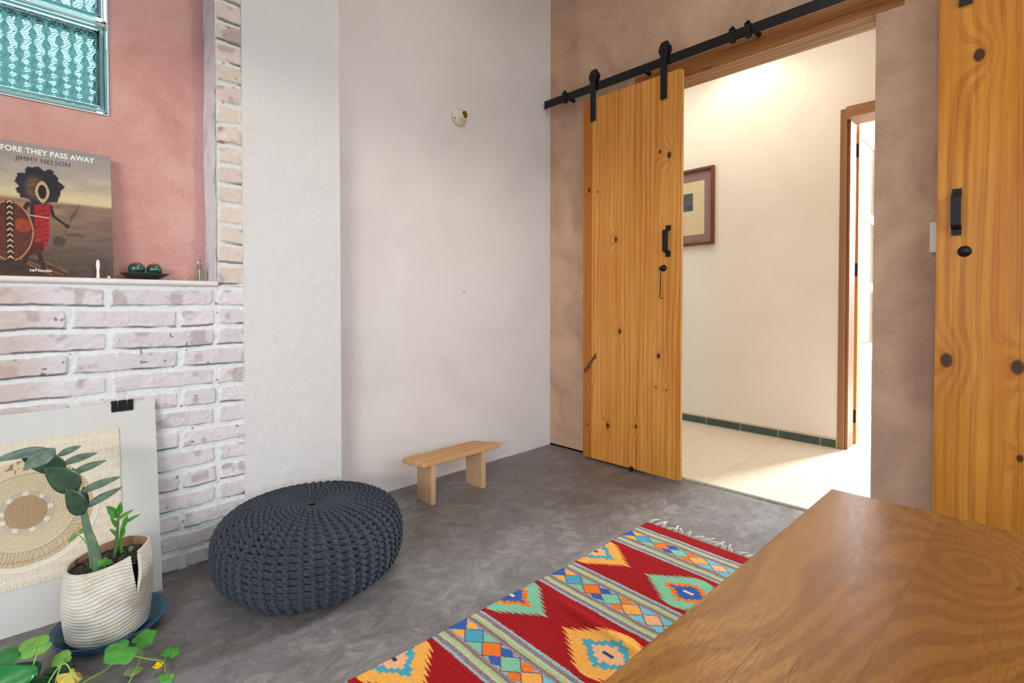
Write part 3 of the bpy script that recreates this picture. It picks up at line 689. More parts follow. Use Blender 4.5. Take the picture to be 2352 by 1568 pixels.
# ------------------------------------------------------------------ knitted pouf
def pouf():
    cx, cy, R_, H_, ex = -1.943, -0.533, 0.318, 0.138, 0.60
    P_ = np.linspace(PI/2, -PI/2, 2000)
    pr_ = R_*np.abs(np.cos(P_))**ex; pz = H_ + H_*np.sign(np.sin(P_))*np.abs(np.sin(P_))**(ex*1.15)
    pz = pz - 0.020*np.exp(-(pr_/0.055)**2)*(P_ > 0)      # dimple in the middle of the top
    s_ = np.concatenate([[0], np.cumsum(np.hypot(np.diff(pr_), np.diff(pz)))])
    Ltot = s_[-1]*0.93
    def surf(th, s, off):
        r = np.interp(s, s_, pr_); z = np.interp(s, s_, pz)
        ds = 0.004
        dr = np.interp(s+ds, s_, pr_)-np.interp(s-ds, s_, pr_); dz = np.interp(s+ds, s_, pz)-np.interp(s-ds, s_, pz)
        l = np.hypot(dr, dz)+1e-9; nr, nz = -dz/l, dr/l
        nr = np.where(P_[0] > 0, nr, nr)
        sag = 1.0 + 0.018*np.sin(3*th+1.0)*sstep(0.05, 0.3, r)
        return np.stack([cx+(r*sag+nr*off)*np.cos(th), cy+(r*sag+nr*off)*np.sin(th), np.maximum(z - nz*off*-1 if False else z + (-nz)*(-off), 0.004)], -1), r
    V, F = [], []; cnt = 0
    def tube(pts, rad, n):
        nonlocal cnt
        m = len(pts); t = np.gradient(pts, axis=0); t /= np.linalg.norm(t, axis=1)[:, None]+1e-9
        ctr = np.array([cx, cy, H_]); nrm = pts-ctr; nrm -= (nrm*t).sum(1)[:, None]*t; nrm /= np.linalg.norm(nrm, axis=1)[:, None]+1e-9
        b = np.cross(t, nrm); q = np.linspace(0, 2*PI, n, endpoint=False)
        ring = pts[:, None] + rad[:, None, None]*(nrm[:, None]*np.cos(q)[None, :, None] + b[:, None]*np.sin(q)[None, :, None])
        i = np.arange(m-1)[:, None]*n; k = np.arange(n)[None]; k2 = (k+1) % n
        F.append((np.stack([i+k, i+k2, i+n+k2, i+n+k], -1)+cnt).reshape(-1, 4)); V.append(ring.reshape(-1, 3)); cnt += m*n
    NR = 52; rnd = np.random.default_rng(5)
    per = 0.0205
    for k in range(NR):
        th0 = 2*PI*k/NR; m = int(Ltot/per*9)
        s = np.linspace(0.012, Ltot, m)
        r = np.interp(s, s_, pr_); sp_ = 2*PI*r/NR
        ph = 2*PI*s/per + (k % 2)*PI*0.9 + rnd.random()*0.8
        amp = np.minimum(0.0056, sp_*0.24)
        twist = 0.10*np.sin(s*3.0)
        th = th0 + twist + amp*np.sin(ph)/np.maximum(r, 0.01) + 0.0016*np.interp(s, np.linspace(0, Ltot, 12), rnd.normal(0, 1, 12))/np.maximum(r, 0.02)
        rad = np.minimum(0.0062, sp_*0.40+0.0012)
        off = 0.004 + 0.0032*np.cos(ph*1.0+0.6)*sstep(0.03, 0.1, r)
        pts, _ = surf(th, s, off)
        tube(pts, rad*(1+0.08*np.sin(ph*2)), 7)
    # ladder loops between the ribs
    for k in range(NR):
        n_rows = int((Ltot-0.10)/0.0112)
        for j in range(n_rows):
            s0 = 0.10 + j*0.0112 + rnd.normal(0, 0.0009)
            r0 = np.interp(s0, s_, pr_); sp_ = 2*PI*r0/NR
            u = np.linspace(-0.08, 1.08, 7)
            th = 2*PI*(k+u)/NR + 0.10*np.sin(s0*3.0)
            s = s0 + 0.0042*np.sin(PI*u)*(1 if j % 2 else -0.2) + 0.004*(u-0.5)
            pts, _ = surf(th, s, -0.0035 + 0.0030*np.sin(PI*np.clip(u, 0, 1)))
            tube(pts, np.full(7, min(0.0059, sp_*0.3)), 5)
    # inner body
    nt_, ns_ = 72, 60; th, s = np.meshgrid(np.linspace(0, 2*PI, nt_+1), np.linspace(0.0, s_[-1], ns_), indexing='ij')
    pts, _ = surf(th.ravel(), s.ravel(), -0.010)
    i = np.arange(nt_)[:, None]*ns_+np.arange(ns_-1)[None]
    F.append((np.stack([i, i+1, i+ns_+1, i+ns_], -1)+cnt).reshape(-1, 4)); V.append(pts); cnt += len(pts)
    V = np.concatenate(V); F = np.concatenate(F)
    l = np.array([cx, cy, 0.0]); V = (V-l).astype(np.float32)
    me = bpy.data.meshes.new('knitted_pouf')
    me.vertices.add(len(V)); me.vertices.foreach_set('co', V.ravel()); me.loops.add(F.size); me.loops.foreach_set('vertex_index', F.ravel().astype(np.int32))
    me.polygons.add(len(F)); me.polygons.foreach_set('loop_start', np.arange(0, F.size, 4, dtype=np.int32)); me.polygons.foreach_set('loop_total', np.full(len(F), 4, dtype=np.int32))
    me.polygons.foreach_set('use_smooth', np.ones(len(F), bool)); me.update(calc_edges=True)
    n = NT('slate_blue_yarn'); v = n.tc.outputs['Object']
    f = n.noise(v, 60, 4, 0.6); col = n.ramp(f, [(0.3, C('#2e333c')), (0.7, C('#3b424d'))])
    n.bump(n.noise(v, 700, 3), 0.5, 0.001)
    me.materials.append(n.done(col, 0.95, Sheen_Weight=0.08, spec=0.15))
    o = bpy.data.objects.new('knitted_pouf', me); COL.objects.link(o); o.location = l
    tag(o, 'round chunky knitted slate blue pouf on the concrete floor', 'pouf')
pouf()

# ------------------------------------------------------------------ kilim runner
RU = empty('kilim_rug', (-0.671, -1.171, 0.0), 'red kilim runner with zigzag diamonds lying on the concrete floor', 'rug')
def kilim():
    Lr, Wr, res = 1.72, 0.812, 0.0024
    nu, nv = int(Lr/res), int(Wr/res)
    u = (np.arange(nu)*res)[:, None].repeat(nv, 1); v = (np.arange(nv)*res)[None, :].repeat(nu, 0)
    edge = (vnoise((nu, nv), 40, 81, 2)-0.5)*0.006
    uu = u+edge; vv = v
    red, dred = lc('#941b1e'), lc('#8c1f24'); yel, org, grn, teal, blu, pch, sky, cream, dark = [lc(h) for h in ('#dfa04c', '#d9702a', '#79b391', '#4a97a8', '#35599c', '#e0a67c', '#6cb3c6', '#dfc49c', '#1f4b60')]
    pale, purple, gold = lc('#9fbab0'), lc('#5c4a68'), lc('#b9b35c')
    col = np.broadcast_to(red, u.shape+(3,)).copy()
    streak = (np.random.default_rng(8).random(nu)*0.16+0.92)[:, None, None]
    col *= streak
    period = 0.459
    A = np.abs
    for b in range(5):
        b0 = 0.064 + b*period - (0.006 if b else 0); bw = 0.197
        t = uu - b0; m = (t > 0) & (t < bw); a = A(t-bw/2)
        dots = ((np.floor(vv/0.0052)+np.floor(uu/0.0036)).astype(int) % 2 == 0)
        c = np.where(dots[..., None], lc('#8fb0ae'), lc('#8c8f92'))                     # grey-teal ground
        def stripe(lo, hi, c1, c2=None):
            nonlocal c
            k = (a >= lo) & (a < hi)
            cc = c1 if c2 is None else np.where(dots[..., None], c1, c2)
            c = np.where(k[..., None], cc, c)
        stripe(0.088, 0.11, lc('#9ec3bb'), lc('#7f8f98')); stripe(0.079, 0.088, lc('#7a4a50'), lc('#8f8c9a')); stripe(0.073, 0.079, lc('#4f5a80'), lc('#b08a5c'))
        stripe(0.066, 0.073, pale, lc('#a8b8a4')); stripe(0.059, 0.066, gold, lc('#a6b36c')); stripe(0.052, 0.059, lc('#6f9aa8'), gold)
        stripe(0.044, 0.052, lc('#3f5e86'), lc('#a5704a')); stripe(0.036, 0.044, lc('#5a5570'), lc('#b39a7a'))
        # chain of small diamonds and the triangles between them
        p = 0.0820
        vm = np.minimum(vv, Wr-vv); ki = np.round(vm/p).astype(int); x = A(vm-ki*p)
        dm = a/0.034 + x/0.0405
        dc = np.array([blu, teal, org, grn, yel, pch])[np.clip(ki, 0, 5)]
        kh = np.floor(vm/p).astype(int); xh = A(vm-(kh+0.5)*p); tm = A(a-0.020)/0.019 + xh/0.040
        tc_ = np.array([yel, grn, blu, org, sky, pch])[np.clip(kh, 0, 5)]
        c = np.where(((tm < 1.0) & (a < 0.039))[..., None], tc_, c)
        c = np.where((dm < 1.14)[..., None], purple, c)
        c = np.where((dm < 1.0)[..., None], dc, c)
        ser = ((np.floor(vv/0.004).astype(int)) % 2)*0.0025
        m = (t > ser) & (t < bw-ser)
        col = np.where(m[..., None], c, col)
    tooth = 0.0158
    for b in range(4):
        uc = 0.392 + b*0.4545
        for (vc, kind) in ((0.0, b % 2), (Wr/2, (b+1) % 2), (Wr, b % 2)):
            du, dv = A(uu-uc), A(vv-vc)
            k = np.floor(du/tooth); f = du/tooth-k
            wdt = 0.176 - k*0.0190 - f*0.050
            inside = (dv < wdt) & (du < tooth*7)
            c = [yel, grn][kind]
            qs, qv = np.floor(du/0.0125+0.5)*0.0125, np.floor(dv/0.0125+0.5)*0.0125
            mm = qs/0.105 + qv/0.140
            col = np.where(inside[..., None], c, col)
            lay = ([(0.68, teal), (0.42, pch), (0.11, dark)] if kind == 0 else [(0.68, org), (0.46, blu), (0.11, cream)])
            for th_, cc in lay: col = np.where((inside & (mm < th_))[..., None], cc, col)
    nz = RNG.random((nu, nv))
    col = col*(0.80+0.36*nz[..., None])*(0.94+0.12*vnoise((nu, nv), 60, 83)[..., None])
    z = 0.0045 + 0.009*np.exp(-((u-0.752-0.06*v)/0.022)**2)*sstep(0.05, 0.25, v) + 0.003*np.exp(-((u-0.20+0.05*v)/0.03)**2) + 0.0015*vnoise((nu, nv), 120, 84)
    wob = 0.003*np.sin(u*9)
    L = np.array(RU.location)
    P = np.stack([L[0]-u-0*v, L[1]-v+wob*(1-v/Wr*2), z], -1)
    n = NT('kilim_wool'); vv_ = n.tc.outputs['Object']
    g = n.noise(n.vscale(vv_, (1, 0.35, 1)), 900, 3, 0.6)
    n.bump(g, 0.8, 0.0015)
    mt = n.done(n.attr('col'), 0.95, spec=0.05)
    o = grid_obj('woven_field', P[::-1], mt, parent=RU, col=col[::-1])
    sm = o.modifiers.new('thickness', 'SOLIDIFY'); sm.thickness = 0.003; sm.offset = -1
    fm = plain('fringe_cotton', '#e3dccf', 0.9, 0, 0.06, 80)
    r = random.Random(5)
    for i in range(27):
        v0 = 0.012 + i*(Wr-0.024)/26; mb = MB()
        dv = r.uniform(-0.026, 0.030); ln = r.uniform(0.032, 0.058); hz = r.uniform(0.004, 0.012)
        end = Vector((L[0]+ln, L[1]-v0-dv, 0.004+hz*0.5))
        for q in range(3):
            s0 = Vector((L[0]-0.002, L[1]-v0+(q-1)*0.007, 0.006)); c1 = s0 + Vector((ln*0.45, (q-1)*0.003+r.uniform(-0.004, 0.004), hz)); c2 = end + Vector((-ln*0.35, r.uniform(-0.009, 0.009), hz*0.3))
            pts = []
            for t in np.linspace(0, 1, 8):
                pts.append(s0*(1-t)**3 + c1*3*t*(1-t)**2 + c2*3*t*t*(1-t) + end*t**3)
            mb.tube(pts, 0.0011, 5)
        d = (end - c2).normalized()
        mb.lathe([(0, -0.004), (0.0024, -0.0026), (0.003, 0), (0.0024, 0.0026), (0, 0.004)], end, 'x', 8)
        for q in range(3): mb.tube([end, end + d*0.004 + Vector((0, (q-1)*0.0012, 0)), end + d*0.008 + Vector((0.001, (q-1)*0.003, -0.001))], 0.0008, 5)
        obj('tassel', mb, fm, RU, smooth=True)
kilim()
RU.rotation_euler.z = math.radians(-1.95)

# ------------------------------------------------------------------ table
TB = empty('wooden_table', (-0.995, -1.969, 0.0), 'low wooden table with plank top in the near right corner', 'table')
def mk_table():
    n = NT('tabletop_wood'); v = n.tc.outputs['Object']; o = n.sep(v); a, l = o[1], o[0]
    seams = (-0.124, -0.180, -0.255, -0.46, -0.66, -0.83)
    ids = None
    for q in seams:
        # edges wander a little, like mixed-grain strips glued together
        g_ = n.math('LESS_THAN', a, q); ids = g_ if ids is None else n.math('ADD', ids, g_)
    off = n.math('MULTIPLY', ids, 2.37)
    warp = n.noise(n.comb(n.math('MULTIPLY', l, 0.9), n.math('ADD', n.math('MULTIPLY', a, 5.5), off), off), 1.0, 3, 0.5, 0.15)
    g = n.math('ADD', n.math('MULTIPLY', a, 55.0), n.math('MULTIPLY', warp, 11.0))
    halo = None
    for (kl, ka, r, s_) in ((-0.253, -0.328, 0.075, 8.0), (-0.345, -0.40, 0.09, 8.0), (-0.36, -0.33, 0.19, 13.0), (-0.80, -0.10, 0.12, 5.0)):
        dl = n.math('DIVIDE', n.math('SUBTRACT', l, kl), r*1.5); da = n.math('DIVIDE', n.math('SUBTRACT', a, ka), r)
        d2 = n.math('ADD', n.math('MULTIPLY', dl, dl), n.math('MULTIPLY', da, da))
        g = n.math('ADD', g, n.math('MULTIPLY', n.math('POWER', 2.718, n.math('MULTIPLY', d2, -0.7)), s_))
    ring = n.math('MULTIPLY_ADD', n.math('SINE', n.math('MULTIPLY', g, 1.9)), 0.5, 0.5)
    ring2 = n.math('MULTIPLY_ADD', n.math('SINE', n.math('MULTIPLY', g, 5.7)), 0.5, 0.5)
    pores = n.ramp(n.noise(n.comb(n.math('MULTIPLY', l, 38), n.math('MULTIPLY', a, 330), off), 1.0, 4, 0.7, 0.8), [(0.44, 0.0), (0.60, 1.0)])
    tone = n.ramp(n.noise(n.comb(n.math('MULTIPLY', off, 1.7), n.math('MULTIPLY', l, 0.5), n.math('MULTIPLY', a, 2.0)), 1.0, 2), [(0.3, C('#9c6a34')), (0.5, C('#a9743b')), (0.68, C('#b68347'))])
    col = n.mix(n.math('MULTIPLY', n.math('MULTIPLY_ADD', ring, 0.6, n.math('MULTIPLY', ring2, 0.35)), 0.55), tone, C('#5f3614'))
    col = n.mix(n.math('MULTIPLY', pores, 0.42), col, C('#5f381a'))
    for q in seams[:3]:
        dd = n.math('ABSOLUTE', n.math('SUBTRACT', a, q))
        col = n.mix(n.math('MULTIPLY', n.math('LESS_THAN', dd, 0.0009), 0.38), col, C('#3e2210'))
    for kl, ka, r in ((-0.253, -0.328, 0.006), (-0.345, -0.405, 0.012), (-0.572, -0.19, 0.006), (-0.30, -0.060, 0.003), (-0.70, -0.13, 0.003)):
        dl = n.math('DIVIDE', n.math('SUBTRACT', l, kl), r); da = n.math('DIVIDE', n.math('SUBTRACT', a, ka), r*0.55)
        d2 = n.math('ADD', n.math('MULTIPLY', dl, dl), n.math('MULTIPLY', da, da))
        col = n.mix(n.ramp(n.math('ADD', d2, n.noise(v, 120, 2)), [(0.9, 0.7), (1.0, 0.0)]), col, C('#4a2a14'))
    n.bump(n.math('ADD', n.noise(v, 25, 3), n.math('MULTIPLY', pores, 0.6)), 0.10, 0.001)
    return n.done(col, n.math('MULTIPLY_ADD', pores, 0.12, 0.20), spec=0.5, Coat_Weight=0.12, Coat_Roughness=0.2)
M['table'] = mk_table()
L = TB.location
obj('tabletop', MB().box(L.x-1.60, L.x, L.y-0.95, L.y, 0.420, 0.450), M['table'], TB, bevel=0.0025, seg=3)
tl = wood('table_leg_wood', 'z', 'x', ('#8f5c34', '#a26c40', '#6b3e20'), freq=50, amp=1.0)
for dx in (-0.10, -1.50):
    for dy in (-0.09, -0.86):
        obj('leg', MB().box(L.x+dx-0.03, L.x+dx+0.03, L.y+dy-0.03, L.y+dy+0.03, 0.0, 0.4198), tl, TB, bevel=0.003)
tr_ = wood('table_rail_wood', 'x', 'z', ('#8f5c34', '#a26c40', '#6b3e20'), freq=50, amp=1.0)
obj('apron', MB().box(L.x-1.4695, L.x-0.1305, L.y-0.10, L.y-0.08, 0.34, 0.4197), tr_, TB)
obj('apron', MB().box(L.x-1.4695, L.x-0.1305, L.y-0.87, L.y-0.85, 0.34, 0.4197), tr_, TB)
TB.rotation_euler.z = math.radians(-1.45)

# ------------------------------------------------------------------ leaning art board
YB, KT = -0.257, 0.1476; LT = math.sqrt(1+KT*KT)
def bp(x, h, off=0.0):
    z = h/LT
    return (x, YB + KT*z + 0.060*(-2.36-x)*(1-z/0.66) - off, z + off*KT)
AB = empty('art_board', (-2.69, -0.24, 0.0), 'large grey-white board with embossed paper mandala leaning on the brick wall', 'artwork')
X0, X1, HT = -3.03, -2.3555, 0.664
xs, hs = np.linspace(X0, X1, 12), np.linspace(0, HT, 12)
F0 = np.array([[bp(x, h) for x in xs] for h in hs]); B0 = np.array([[bp(x, h, -0.004) for x in xs] for h in hs])
mb = MB(); m = 12
mb.add(list(F0.reshape(-1, 3)) + list(B0.reshape(-1, 3)),
       [(i*m+j, i*m+j+1, (i+1)*m+j+1, (i+1)*m+j) for i in range(m-1) for j in range(m-1)] + [(m*m+i*m+j, m*m+(i+1)*m+j, m*m+(i+1)*m+j+1, m*m+i*m+j+1) for i in range(m-1) for j in range(m-1)] +
       [(j, m*m+j, m*m+j+1, j+1) for j in range(m-1)] + [((m-1)*m+j, (m-1)*m+j+1, m*m+(m-1)*m+j+1, m*m+(m-1)*m+j) for j in range(m-1)] +
       [(i*m, (i+1)*m, m*m+(i+1)*m, m*m+i*m) for i in range(m-1)] + [(i*m+m-1, m*m+i*m+m-1, m*m+(i+1)*m+m-1, (i+1)*m+m-1) for i in range(m-1)])
obj('backing_board', mb, plain('board_card', '#c6c6c4', 0.55, 0, 0.02, 5), AB, smooth=False)
def print_relief():
    px0, px1, h0, h1 = -2.928, -2.461, 0.135, 0.578; res = 0.00135
    nx, nh = int((px1-px0)/res), int((h1-h0)/res)
    X = np.linspace(px0, px1, nx)[None, :].repeat(nh, 0); H = np.linspace(h0, h1, nh)[:, None].repeat(nx, 1)
    dx, dh = X+2.695, H-0.357; wob = (vnoise(X.shape, 40, 91)-0.5)*0.006
    r = np.hypot(dx, dh) + wob; ph = np.arctan2(dh, dx)
    D = np.zeros(X.shape); base = lc('#d8d0bf'); col = np.broadcast_to(base, X.shape+(3,)).copy()
    # woven centre
    c = r < 0.050; ringw = np.abs(((r/0.0052 + 0.25*np.sin(ph*26)) % 1)-0.5)*2
    D = np.where(c, 0.0022*ringw*(0.6+0.4*np.sin(ph*40+r*900)), D)
    col = np.where(c[..., None], lc('#bfa27c')*(0.45+0.62*ringw[..., None]), col)
    c = (r >= 0.050) & (r < 0.062); patch = (np.floor(ph/(2*PI)*26) % 3 == 0)
    col = np.where((c & ~patch)[..., None], lc('#b3ab9c'), col); D = np.where(c, 0.0006*patch, D)
    c = (r >= 0.062) & (r < 0.117); wv = np.sin(r*900 + 1.8*np.sin(ph*22+np.floor(r/0.007)*1.7))
    D = np.where(c, 0.0007*wv, D); 
    col = np.where(c[..., None], lc('#cbbd9f')*(0.95+0.06*wv[..., None]), col)
    c = (r >= 0.117) & (r < 0.160); f = np.abs(((ph/(2*PI)*92 + 3*vnoise(X.shape, 30, 93)) % 1)-0.5)*2
    D = np.where(c, 0.0022*(f**2), D); col = np.where(c[..., None], lc('#c3b496')*(0.78+0.28*f[..., None]), col)
    col = np.where((c & (np.abs(r-0.147-0.002*np.sin(ph*60)) < 0.0022))[..., None], lc('#b98f66'), col)
    for rr, w_ in ((0.117, 0.0016), (0.176, 0.0016), (0.064, 0.001)): D += 0.0018*np.exp(-((r-rr)/w_)**2)
    # upper arc of small seeds
    seeds = (r > 0.119) & (r < 0.16) & (ph > 1.2) & (ph < 2.6)
    D = np.where(seeds, 0.0, D); col = np.where(seeds[..., None], lc('#cbbd9f'), col)
    col = np.where((seeds & (vnoise(X.shape, 5, 95, 1) > 0.80))[..., None], lc('#93764f'), col)
    # spirals outside
    out = r > 0.180; q = 0.034
    ii, jj = np.round(dx/q + 0.5*(np.round(dh/(q*0.9)) % 2)), np.round(dh/(q*0.9))
    sx, sh = dx-(ii-0.5*(jj % 2))*q, dh-jj*q*0.9
    sr = np.hypot(sx, sh); sph = np.arctan2(sh, sx)
    spv = np.sin(sr*2*PI/0.0052 + sph)
    D = np.where(out & (sr < 0.0165), 0.0011*np.clip(spv*1.4, -1, 1), D)
    col = col*(0.97+0.05*vnoise(X.shape, 70, 97)[..., None])
    ed = np.minimum(np.minimum(X-px0, px1-X), np.minimum(H-h0, h1-H))
    D = D + 0.0012*(vnoise(X.shape, 30, 98)-0.5)
    z = H/LT; off = 0.0035 + D*1.25
    jag = (vnoise((nh, nx), 10, 99)-0.5)*0.003
    Xj = X + np.where(X > px1-0.003, jag, 0)
    P = np.stack([Xj, YB + KT*z + 0.060*(-2.36-X)*(1-z/0.66) - off, z + off*KT], -1)
    n = NT('embossed_paper'); n.bump(n.noise(n.tc.outputs['Object'], 400, 3), 0.25, 0.001)
    grid_obj('embossed_print', P, n.done(n.attr('col'), 0.8), parent=AB, col=col)
print_relief()
# binder clip on the board edge
bc = empty('binder_clip', bp(-2.4495, 0.655), 'black binder clip with silver wire handle on top of the art board', 'binder clip')
ca = []
for x in (-2.480, -2.419):
    for h, off in ((0.634, 0.0025), (0.6675, 0.0075), (0.6685, -0.010), (0.634, -0.0065)): ca.append(bp(x, h, off))
for x in (-2.480, -2.419):
    for h, off in ((0.634, 0.0015), (0.6665, 0.0065), (0.6675, -0.009), (0.634, -0.0055)): ca.append(bp(x, h, off))
fc = []
for i in range(3): fc += [(i, i+1, 4+i+1, 4+i), (8+i, 12+i, 12+i+1, 8+i+1), (i, 8+i, 8+i+1, i+1), (4+i, 4+i+1, 12+i+1, 12+i)]
fc += [(0, 4, 12, 8), (3, 11, 15, 7)]
obj('clip_body', MB().add(ca, fc), plain('black_lacquer', '#101114', 0.3, 0, 0.05), bc)
obj('clip_roll', MB().tube([bp(-2.4795, 0.6345, 0.0030), bp(-2.4195, 0.6345, 0.0030)], 0.0019, 8).tube([bp(-2.480, 0.669, 0.003), bp(-2.419, 0.669, 0.003)], 0.0022, 8), plain('black_roll', '#1b1c20', 0.3), bc)
hp = [(-2.4640, 0.640, 0.0065), (-2.4620, 0.672, 0.0100), (-2.4600, 0.694, 0.004), (-2.4600, 0.706, 0.001), (-2.455, 0.712, 0.0), (-2.4495, 0.7135, 0.0), (-2.444, 0.712, 0.0), (-2.439, 0.706, 0.001), (-2.439, 0.694, 0.004), (-2.437, 0.672, 0.0100), (-2.435, 0.640, 0.0065)]
obj('wire_handle', MB().tube([bp(*p) for p in hp], 0.0009, 6), M['steel'], bc, smooth=True)

# ------------------------------------------------------------------ book on the niche sill
BK = empty('photo_book', (-2.64, -0.06, 1.088), 'large coffee-table book leaning in the pink niche, figure in red on its cover', 'book')
KB = 0.10; LB = math.sqrt(1+KB*KB)
def bkp(u, v, off=0.0): z = v/LB; return (-2.64+u, -0.075 + KB*z - off, 1.0885 + z + off*KB*0)
BW, BH = 0.182, 0.444
def slab(name, u0, u1, v0, v1, o0, o1, mat, par, **kw):
    vs = [bkp(u, v, o) for o in (o0, o1) for u, v in ((u0, v0), (u1, v0), (u1, v1), (u0, v1))]
    return obj(name, MB().add(vs, [(0,3,2,1), (4,5,6,7), (0,1,5,4), (1,2,6,5), (2,3,7,6), (3,0,4,7)]), mat, par, **kw)
slab('page_block', -BW+0.003, BW-0.004, 0.004, BH-0.004, -0.034, -0.0035, plain('book_pages', '#d8d2c4', 0.8, 0, 0.05), BK)
cvb = plain('cover_board', '#3a3430', 0.4, 0, 0.1)
slab('back_cover', -BW, BW, 0, BH, -0.038, -0.0345, cvb, BK)
fcov = slab('front_cover', -BW, BW, 0, BH, -0.003, 0.0, cvb, BK)
def inpoly(U, V, poly):
    ins = np.zeros(U.shape, bool); n = len(poly)
    for i in range(n):
        (x1, y1), (x2, y2) = poly[i], poly[(i+1) % n]
        if y1 == y2: continue
        c = ((y1 > V) != (y2 > V)) & (U < (x2-x1)*(V-y1)/(y2-y1)+x1); ins ^= c
    return ins
def seg(U, V, a, b):
    a, b = np.array(a), np.array(b); d = b-a; t = np.clip(((U-a[0])*d[0]+(V-a[1])*d[1])/(d@d), 0, 1)
    return np.hypot(U-a[0]-t*d[0], V-a[1]-t*d[1]), t
def cover():
    res = 0.0009; nu, nv = int(2*BW/res), int(BH/res)
    U = np.linspace(-BW, BW, nu)[None, :].repeat(nv, 0); V = np.linspace(0, BH, nv)[:, None].repeat(nu, 1)
    k_ = 4/3; vn = globals()['vnoise']; vnoise = lambda sh, c, *a: vn(sh, c*k_, *a)
    cl = vnoise((nv, nu*1), 70, 101, 5); cl2 = np.repeat(vnoise((nv, nu//3+2), 22, 102, 4), 3, 1)[:, :nu]
    t = np.clip((V-0.26)/(BH-0.26), 0, 1)[..., None]
    sky_ = lc('#b9a78a')*(1-t)**2 + lc('#a59a90')*2*t*(1-t) + lc('#8f8b8a')*t*t
    sky_ = sky_*(0.80+0.40*cl2[..., None])
    glow = np.exp(-((V-0.275-0.10*(-U+0.05)*0.3)/0.022)**2)[..., None]
    c = sky_*(1-glow*0.7) + lc('#cdbf92')*glow*0.7
    gr = (V < 0.258)
    tg = np.clip(V/0.258, 0, 1)[..., None]
    g = lc('#3b2f2c')*(1-tg) + lc('#8d7058')*tg
    g = g*(0.62+0.72*np.repeat(vnoise((nv, nu//4+2), 9, 103, 4), 4, 1)[:, :nu][..., None])
    side = sstep(0.0, 0.16, U)[..., None]; g = g*(1-side*0.25) + lc('#5b5052')*side*0.25
    left = sstep(-0.03, -0.14, U)[..., None]*sstep(0.1, 0.24, V)[..., None]; g = g*(1-left*0.5)+lc('#a0703c')*left*0.5
    k = sstep(0.262, 0.250, V + (cl-0.5)*0.006)[..., None]; c = c*(1-k)+g*k
    nz = (vnoise((nv, nu), 6, 104, 3)-0.5)
    def put(mask, colr, n_=0.0):
        nonlocal c
        m_ = mask.astype(float)[..., None] if mask.dtype == bool else mask[..., None]
        cc = np.broadcast_to(np.array(colr), c.shape)*(1+n_*nz[..., None]*2)
        c = c*(1-m_)+cc*m_
    def blob(u, v, ru, rv, s=0.25): return sstep(1+s, 1-s, np.hypot((U-u)/ru, (V-v)/rv)+nz*0.5)
    put(blob(0.038, 0.122, 0.017, 0.018)*0.85, lc('#3a3028'), 0.4); put(blob(0.083, 0.146, 0.026, 0.007)*0.6, lc('#3f352e'), 0.4)
    put(blob(0.07, 0.05, 0.10, 0.045, 0.6)*0.5, lc('#4d4030'), 0.6)
    put(blob(-0.09, 0.015, 0.09, 0.035)*0.95, lc('#241611'), 0.3)
    rock = inpoly(U, V, [(-0.13, 0.03), (-0.06, 0.062), (-0.02, 0.058), (0.03, 0.04), (0.06, 0.0), (-0.13, 0.0)])
    put(sstep(0.4, 0.6, rock*0.8+nz*0.5)*0.9, lc('#3d2618'), 0.7)
    for a_, b_ in (((-0.06, 0.06), (0.045, 0.008)), ((-0.045, 0.045), (0.02, 0.006)), ((-0.02, 0.062), (0.06, 0.018))):
        d, _ = seg(U, V, a_, b_); put(sstep(0.003, 0.001, d+nz*0.003)*0.7, lc('#96622f'))
    wv = lambda p, s=0.0016: [(x+random.uniform(-s, s), y+random.uniform(-s, s)) for x, y in p]
    # legs, arms, spear
    for a_, b_, w_ in (((-0.040, 0.085), (-0.046, 0.047), 0.006), ((-0.014, 0.085), (-0.002, 0.030), 0.006), ((-0.036, 0.242), (-0.050, 0.212), 0.006), ((0.019, 0.240), (0.025, 0.207), 0.0045), ((0.025, 0.207), (0.060, 0.176), 0.0040)):
        d, _ = seg(U, V, a_, b_); put(d < w_, lc('#2b1a15'), 0.3)
    d, _ = seg(U, V, (0.0042, 0.036), (0.0947, 0.2548)); put(d < 0.0012, lc('#5d4030'))
    put(inpoly(U, V, [(0.066, 0.193), (0.070, 0.215), (0.0955, 0.257), (0.080, 0.208)]), lc('#4f4641'), 0.3)
    put(np.hypot(U-0.060, V-0.176) < 0.0068, lc('#2b1a15'))
    # red robe with folds
    robe = inpoly(U, V, [(-0.0316, 0.243), (0.0174, 0.2478), (0.018, 0.2083), (0.0141, 0.1976), (0.0149, 0.14), (0.0102, 0.1091), (-0.0049, 0.0827), (-0.0268, 0.0711), (-0.0364, 0.0655), (-0.0361, 0.1194), (-0.030, 0.1698), (-0.0321, 0.2022)])
    put(robe, lc('#a01a1e'), 0.3)
    fold = np.sin((V*0.9-U*0.35)*420+nz*5)
    put(sstep(0.1, 0.9, fold)*robe*0.75, lc('#641016'), 0.2); put(robe & (U < -0.022), lc('#3c1012'), 0.2); put(robe & (V < 0.115) & (U < 0.0), lc('#52100f'), 0.2)
    d, _ = seg(U, V, (-0.032, 0.203), (0.013, 0.199)); put(d < 0.0016, lc('#c9a98a'))
    # shield
    sh = (np.abs((U+0.0795)/0.0565)**2.0 + np.abs((V-0.147)/0.099)**1.7) < 1
    rim = sh & ((np.abs((U+0.0795)/0.0525)**2.0 + np.abs((V-0.147)/0.095)**1.7) > 1)
    put(sh, lc('#5a2616'), 0.5); put(sh & (U > -0.068) & (np.hypot((U+0.05), (V-0.168)) < 0.022), lc('#93381b'), 0.4); put(rim, lc('#a87f4e'))
    band = sh & (np.abs(U+0.0795) < 0.010); put(band, lc('#33190f'), 0.2)
